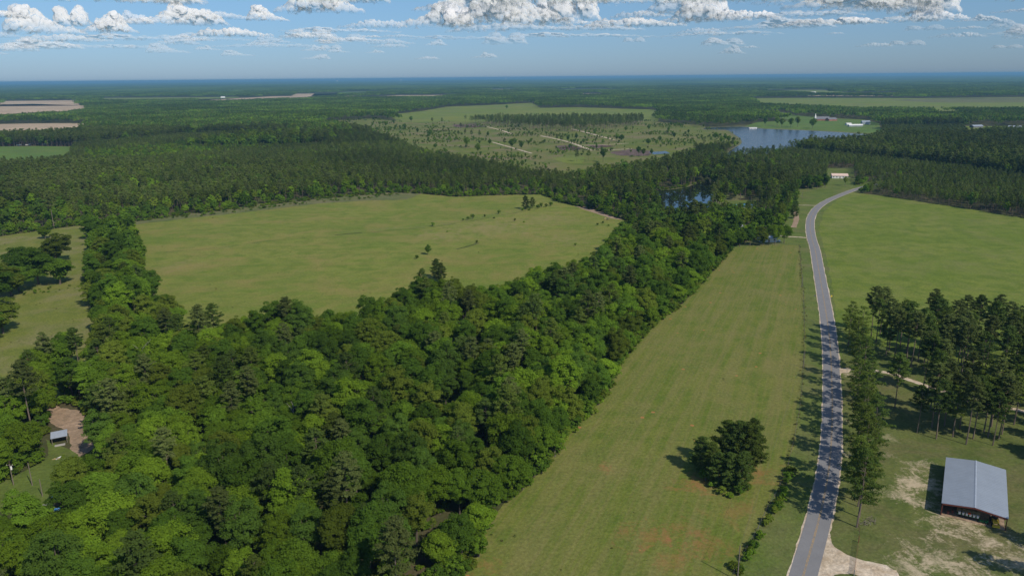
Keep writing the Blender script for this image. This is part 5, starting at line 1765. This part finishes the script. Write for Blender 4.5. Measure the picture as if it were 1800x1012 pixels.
def cloud_mat(name, opac, col):
    t = NT(name)
    tc = t.n('ShaderNodeTexCoord').outputs['Object']
    lw = t.n('ShaderNodeLayerWeight', {0: 0.5}).outputs['Facing']
    n = t.noise(tc, 2.2, 6, 0.7, 0.3)
    a = t.math('SUBTRACT', 1.0, lw)
    a = t.math('ADD', a, t.math('MULTIPLY', t.math('SUBTRACT', n, 0.5), 0.6))
    a = t.ramp(a, [(0.05, 0.0), (0.58, 1.0)])
    zz = t.n('ShaderNodeSeparateXYZ', {0: tc}).outputs[2]
    zf = t.ramp(t.math('ADD', zz, t.math('MULTIPLY', t.math('SUBTRACT', n, 0.5), 0.35)), [(0.0, 0.0), (0.12, 0.5), (0.36, 1.0)])  # bases fade into the sky: haze before the cloud put into its opacity
    a = t.math('MULTIPLY', t.math('MULTIPLY', a, zf), opac)
    a = t.math('MULTIPLY', a, t.math('SUBTRACT', 1.0, t.n('ShaderNodeNewGeometry').outputs['Backfacing']))
    # light spreads inside a cloud: the shading follows the broad billows more than the small knobs
    gn = t.n('ShaderNodeNewGeometry').outputs['Normal']
    dome = t.n('ShaderNodeVectorMath', {0: tc, 1: (0.25, 0.9, 1.1)}, operation='MULTIPLY').outputs[0]
    dome = t.n('ShaderNodeVectorMath', {0: dome}, operation='NORMALIZE').outputs[0]
    dome = t.n('ShaderNodeVectorTransform', {0: dome}, vector_type='NORMAL', convert_from='OBJECT', convert_to='WORLD').outputs[0]
    nm = t.n('ShaderNodeMix', {0: 0.45, 4: gn, 5: dome}, data_type='VECTOR').outputs[1]
    nm = t.n('ShaderNodeVectorMath', {0: nm}, operation='NORMALIZE').outputs[0]
    d = t.n('ShaderNodeBsdfDiffuse', {0: (*col, 1), 'Normal': nm})
    tl = t.n('ShaderNodeBsdfTranslucent', {0: (*col, 1), 'Normal': nm})
    m1 = t.n('ShaderNodeMixShader', {0: 0.42, 1: d.outputs[0], 2: tl.outputs[0]})
    tp = t.n('ShaderNodeBsdfTransparent')
    m2 = t.n('ShaderNodeMixShader', {0: a, 1: tp.outputs[0], 2: m1.outputs[0]})
    t.t.links.new(m2.outputs[0], t.out.inputs[0])
    return t.m


m_cloud = cloud_mat('cloud', 0.95, (0.95, 0.93, 0.93))
m_cloud_thin = cloud_mat('thin_cloud', 0.55, (0.94, 0.93, 0.94))
m_cloud_far = cloud_mat('far_thin_cloud', 0.32, (0.94, 0.92, 0.94))  # low opacity stands in for the haze that veils distant clouds


def cloud_mesh(seed, L=2.0, tower=0.6, n=46):
    """unit cloud: about 2L wide, flat base at z=0, height about 1"""
    r = np.random.default_rng(seed)
    V, F, k = [], [], 0
    hump = [(r.uniform(-0.7, 0.7) * L, r.uniform(0.45, 1.0), r.uniform(0.22, 0.45) * L) for _ in range(3)]
    for i in range(n * 5):
        x = r.uniform(-1, 1) * L
        env = 0.16 + max(h * math.exp(-((x - c) / w) ** 2) for c, h, w in hump) * tower * 1.15
        env *= (1 - 0.75 * (abs(x) / L) ** 4)
        y = r.normal(0, 0.30)
        env *= math.exp(-(y / 0.7) ** 2)
        z = r.uniform(0.0, 1) ** 0.6 * env
        s = r.uniform(0.08, 0.22) * (0.7 + 0.6 * env)
        V.append(IV * s * np.array([1.25, 1.25, 0.9]) + np.array([x, y, z]))
        F += [tuple(q + k for q in f) for f in IF]
        k += len(IV)
    V = np.concatenate(V)
    me = bpy.data.meshes.new('cloud_seed')
    me.from_pydata(V.tolist(), [], F)
    o = bpy.data.objects.new('cloud_seed', me)
    COL.objects.link(o)
    md = o.modifiers.new('r', 'REMESH')
    md.mode = 'VOXEL'
    md.voxel_size = 0.028
    sm = o.modifiers.new('s', 'SMOOTH')
    sm.factor = 0.6
    sm.iterations = 12
    dg = bpy.context.evaluated_depsgraph_get()
    ev = o.evaluated_get(dg)
    m2 = bpy.data.meshes.new_from_object(ev)
    bpy.data.objects.remove(o)
    nv = len(m2.vertices)
    co = np.empty(nv * 3, np.float32)
    no = np.empty(nv * 3, np.float32)
    m2.vertices.foreach_get('co', co)
    m2.vertices.foreach_get('normal', no)
    co, no = co.reshape(-1, 3), no.reshape(-1, 3)
    dsp = np.array([mnoise.fractal(Vector(c * 3.5) + Vector((seed, 0, 0)), 0.7, 2.2, 4) for c in co])
    bil = np.array([mnoise.voronoi(Vector(c * 5.5))[0][0] for c in co])
    co = co + no * (dsp * 0.06)[:, None]
    z = co[:, 2]
    co[:, 2] = np.where(z < 0.02, 0.02 + (z - 0.02) * 0.18, z)
    m2.vertices.foreach_set('co', co.reshape(-1))
    m2.polygons.foreach_set('use_smooth', [True] * len(m2.polygons))
    m2.materials.clear()
    m2.materials.append(m_cloud)
    m2.update()
    m2.name = 'cloud'
    return m2


CM = [cloud_mesh(1, 2.0, .55), cloud_mesh(2, 1.3, .85), cloud_mesh(3, 2.6, .40, 60), cloud_mesh(4, 1.0, 1.0), cloud_mesh(5, 3.0, .28, 60), cloud_mesh(6, 1.6, .7)]
WID = [4.2, 2.8, 5.4, 2.2, 6.2, 3.4]


def cloud(cx_, by, w, h, k, mat, far=None):
    el = (137.5 - by) / FPX
    D = 1350.0 / max(el, 0.006) if far is None else far
    D = min(D, 70000)
    az = math.atan((cx_ - 900) / FPX)
    zb = CAM_H + el * D
    o = link('cloud', CM[k])
    o['kind'] = 'structure'
    o.location = (math.sin(az) * D, math.cos(az) * D, zb)
    sw = w / FPX * D / WID[k]
    sh_ = min(1.1 * h / FPX * D, sw * 1.3)
    o.scale = (sw, max(sw, sh_) * 0.9, sh_)
    o.rotation_euler = (0, 0, -az + rng.uniform(-.35, .35) + (math.pi if rng.uniform() < 0.5 else 0))
    o.material_slots[0].link = 'OBJECT'
    o.material_slots[0].material = mat
    return o


CL = [(255, 22, 190, 40, 2, 0), (330, 24, 90, 26, 0, 0), (415, 15, 95, 26, 0, 0), (36, 48, 78, 20, 4, 0), (128, 70, 80, 40, 1, 0), (173, 58, 38, 24, 3, 0), (160, 80, 100, 20, 2, 1), (345, 54, 125, 34, 0, 0), (235, 66, 60, 30, 5, 0),
      (265, 54, 60, 20, 0, 1), (440, 70, 95, 24, 2, 0), (500, 46, 50, 24, 1, 0), (420, 44, 90, 20, 2, 1), (585, 34, 110, 46, 5, 0), (640, 18, 100, 30, 0, 0), (670, 56, 90, 24, 2, 1), (555, 70, 50, 10, 4, 1), (640, 76, 80, 12, 2, 1),
      (775, 56, 95, 58, 1, 0), (815, 54, 40, 30, 3, 0), (870, 50, 110, 70, 5, 0), (925, 40, 90, 60, 1, 0), (960, 54, 120, 46, 0, 0), (1005, 48, 70, 60, 3, 0), (900, 62, 170, 26, 2, 1), (1050, 62, 120, 18, 2, 1), (1060, 20, 90, 24, 0, 0),
      (1150, 22, 80, 18, 4, 1), (1120, 44, 80, 20, 2, 1), (1225, 54, 110, 40, 5, 0), (1285, 50, 90, 24, 2, 0), (1320, 24, 120, 40, 0, 0), (1420, 30, 170, 30, 2, 1), (1430, 62, 130, 20, 4, 0), (1370, 50, 160, 18, 2, 1),
      (1550, 42, 100, 50, 5, 0), (1590, 52, 70, 80, 3, 0), (1615, 62, 60, 30, 1, 0), (1540, 62, 120, 16, 2, 1), (1490, 46, 80, 26, 0, 1), (1775, 38, 80, 48, 5, 0), (1800, 30, 60, 40, 1, 0), (1760, 54, 70, 10, 4, 1), (1680, 64, 46, 10, 0, 1), (1655, 74, 50, 8, 4, 2)]
CL += [(840, 30, 150, 50, 0, 0), (985, 22, 150, 40, 2, 0), (1110, 58, 130, 26, 2, 0), (1180, 40, 110, 30, 5, 1), (1260, 22, 160, 40, 0, 0), (1370, 14, 200, 30, 2, 0), (1460, 40, 150, 34, 5, 0), (1520, 20, 140, 40, 0, 0), (1010, 72, 200, 14, 4, 1),
       (1230, 74, 180, 12, 2, 1), (820, 74, 160, 12, 4, 2), (300, 76, 220, 16, 4, 1), (480, 86, 160, 12, 2, 2), (200, 88, 180, 12, 4, 2), (620, 62, 150, 14, 4, 1), (90, 90, 120, 16, 0, 1), (1340, 66, 150, 20, 0, 1), (560, 12, 90, 26, 0, 0)]
for c in CL:
    cloud(c[0], c[1] + 3, c[2] * 1.3, c[3] * 1.1, c[4], [m_cloud, m_cloud_thin, m_cloud_far][c[5]])
for i in range(60):
    by = rng.uniform(72, 108)
    w = rng.uniform(25, 85) * (1.2 - (by - 70) / 70)
    cxx = rng.uniform(-100, 1500) if i < 48 else rng.uniform(1500, 1900)
    cloud(cxx, by, w, w * rng.uniform(.13, .28), int(rng.integers(0, 6)), m_cloud_far if by > 84 or i % 3 else m_cloud_thin)
for i in range(46):        # the same fair-weather field goes on outside the frame
    by = rng.uniform(-330, 60)
    cxx = rng.uniform(-1500, -60) if i % 2 else rng.uniform(1860, 3300)
    w = rng.uniform(90, 220)
    cloud(cxx, by, w, w * rng.uniform(.3, .5), i % 6, m_cloud)

# ------------------------------------------------------------------ haze
t = NT('haze_air')
vol = t.n('ShaderNodeVolumePrincipled', {'Color': (0.25, 0.54, 0.78, 1), 'Density': 6.2e-5, 'Anisotropy': 0.0})
t.t.links.new(vol.outputs[0], t.out.inputs['Volume'])
hz = MB().box((0, 0, 62), (121000, 121000, 126)).obj('haze', t.m)
hz['kind'] = 'stuff'
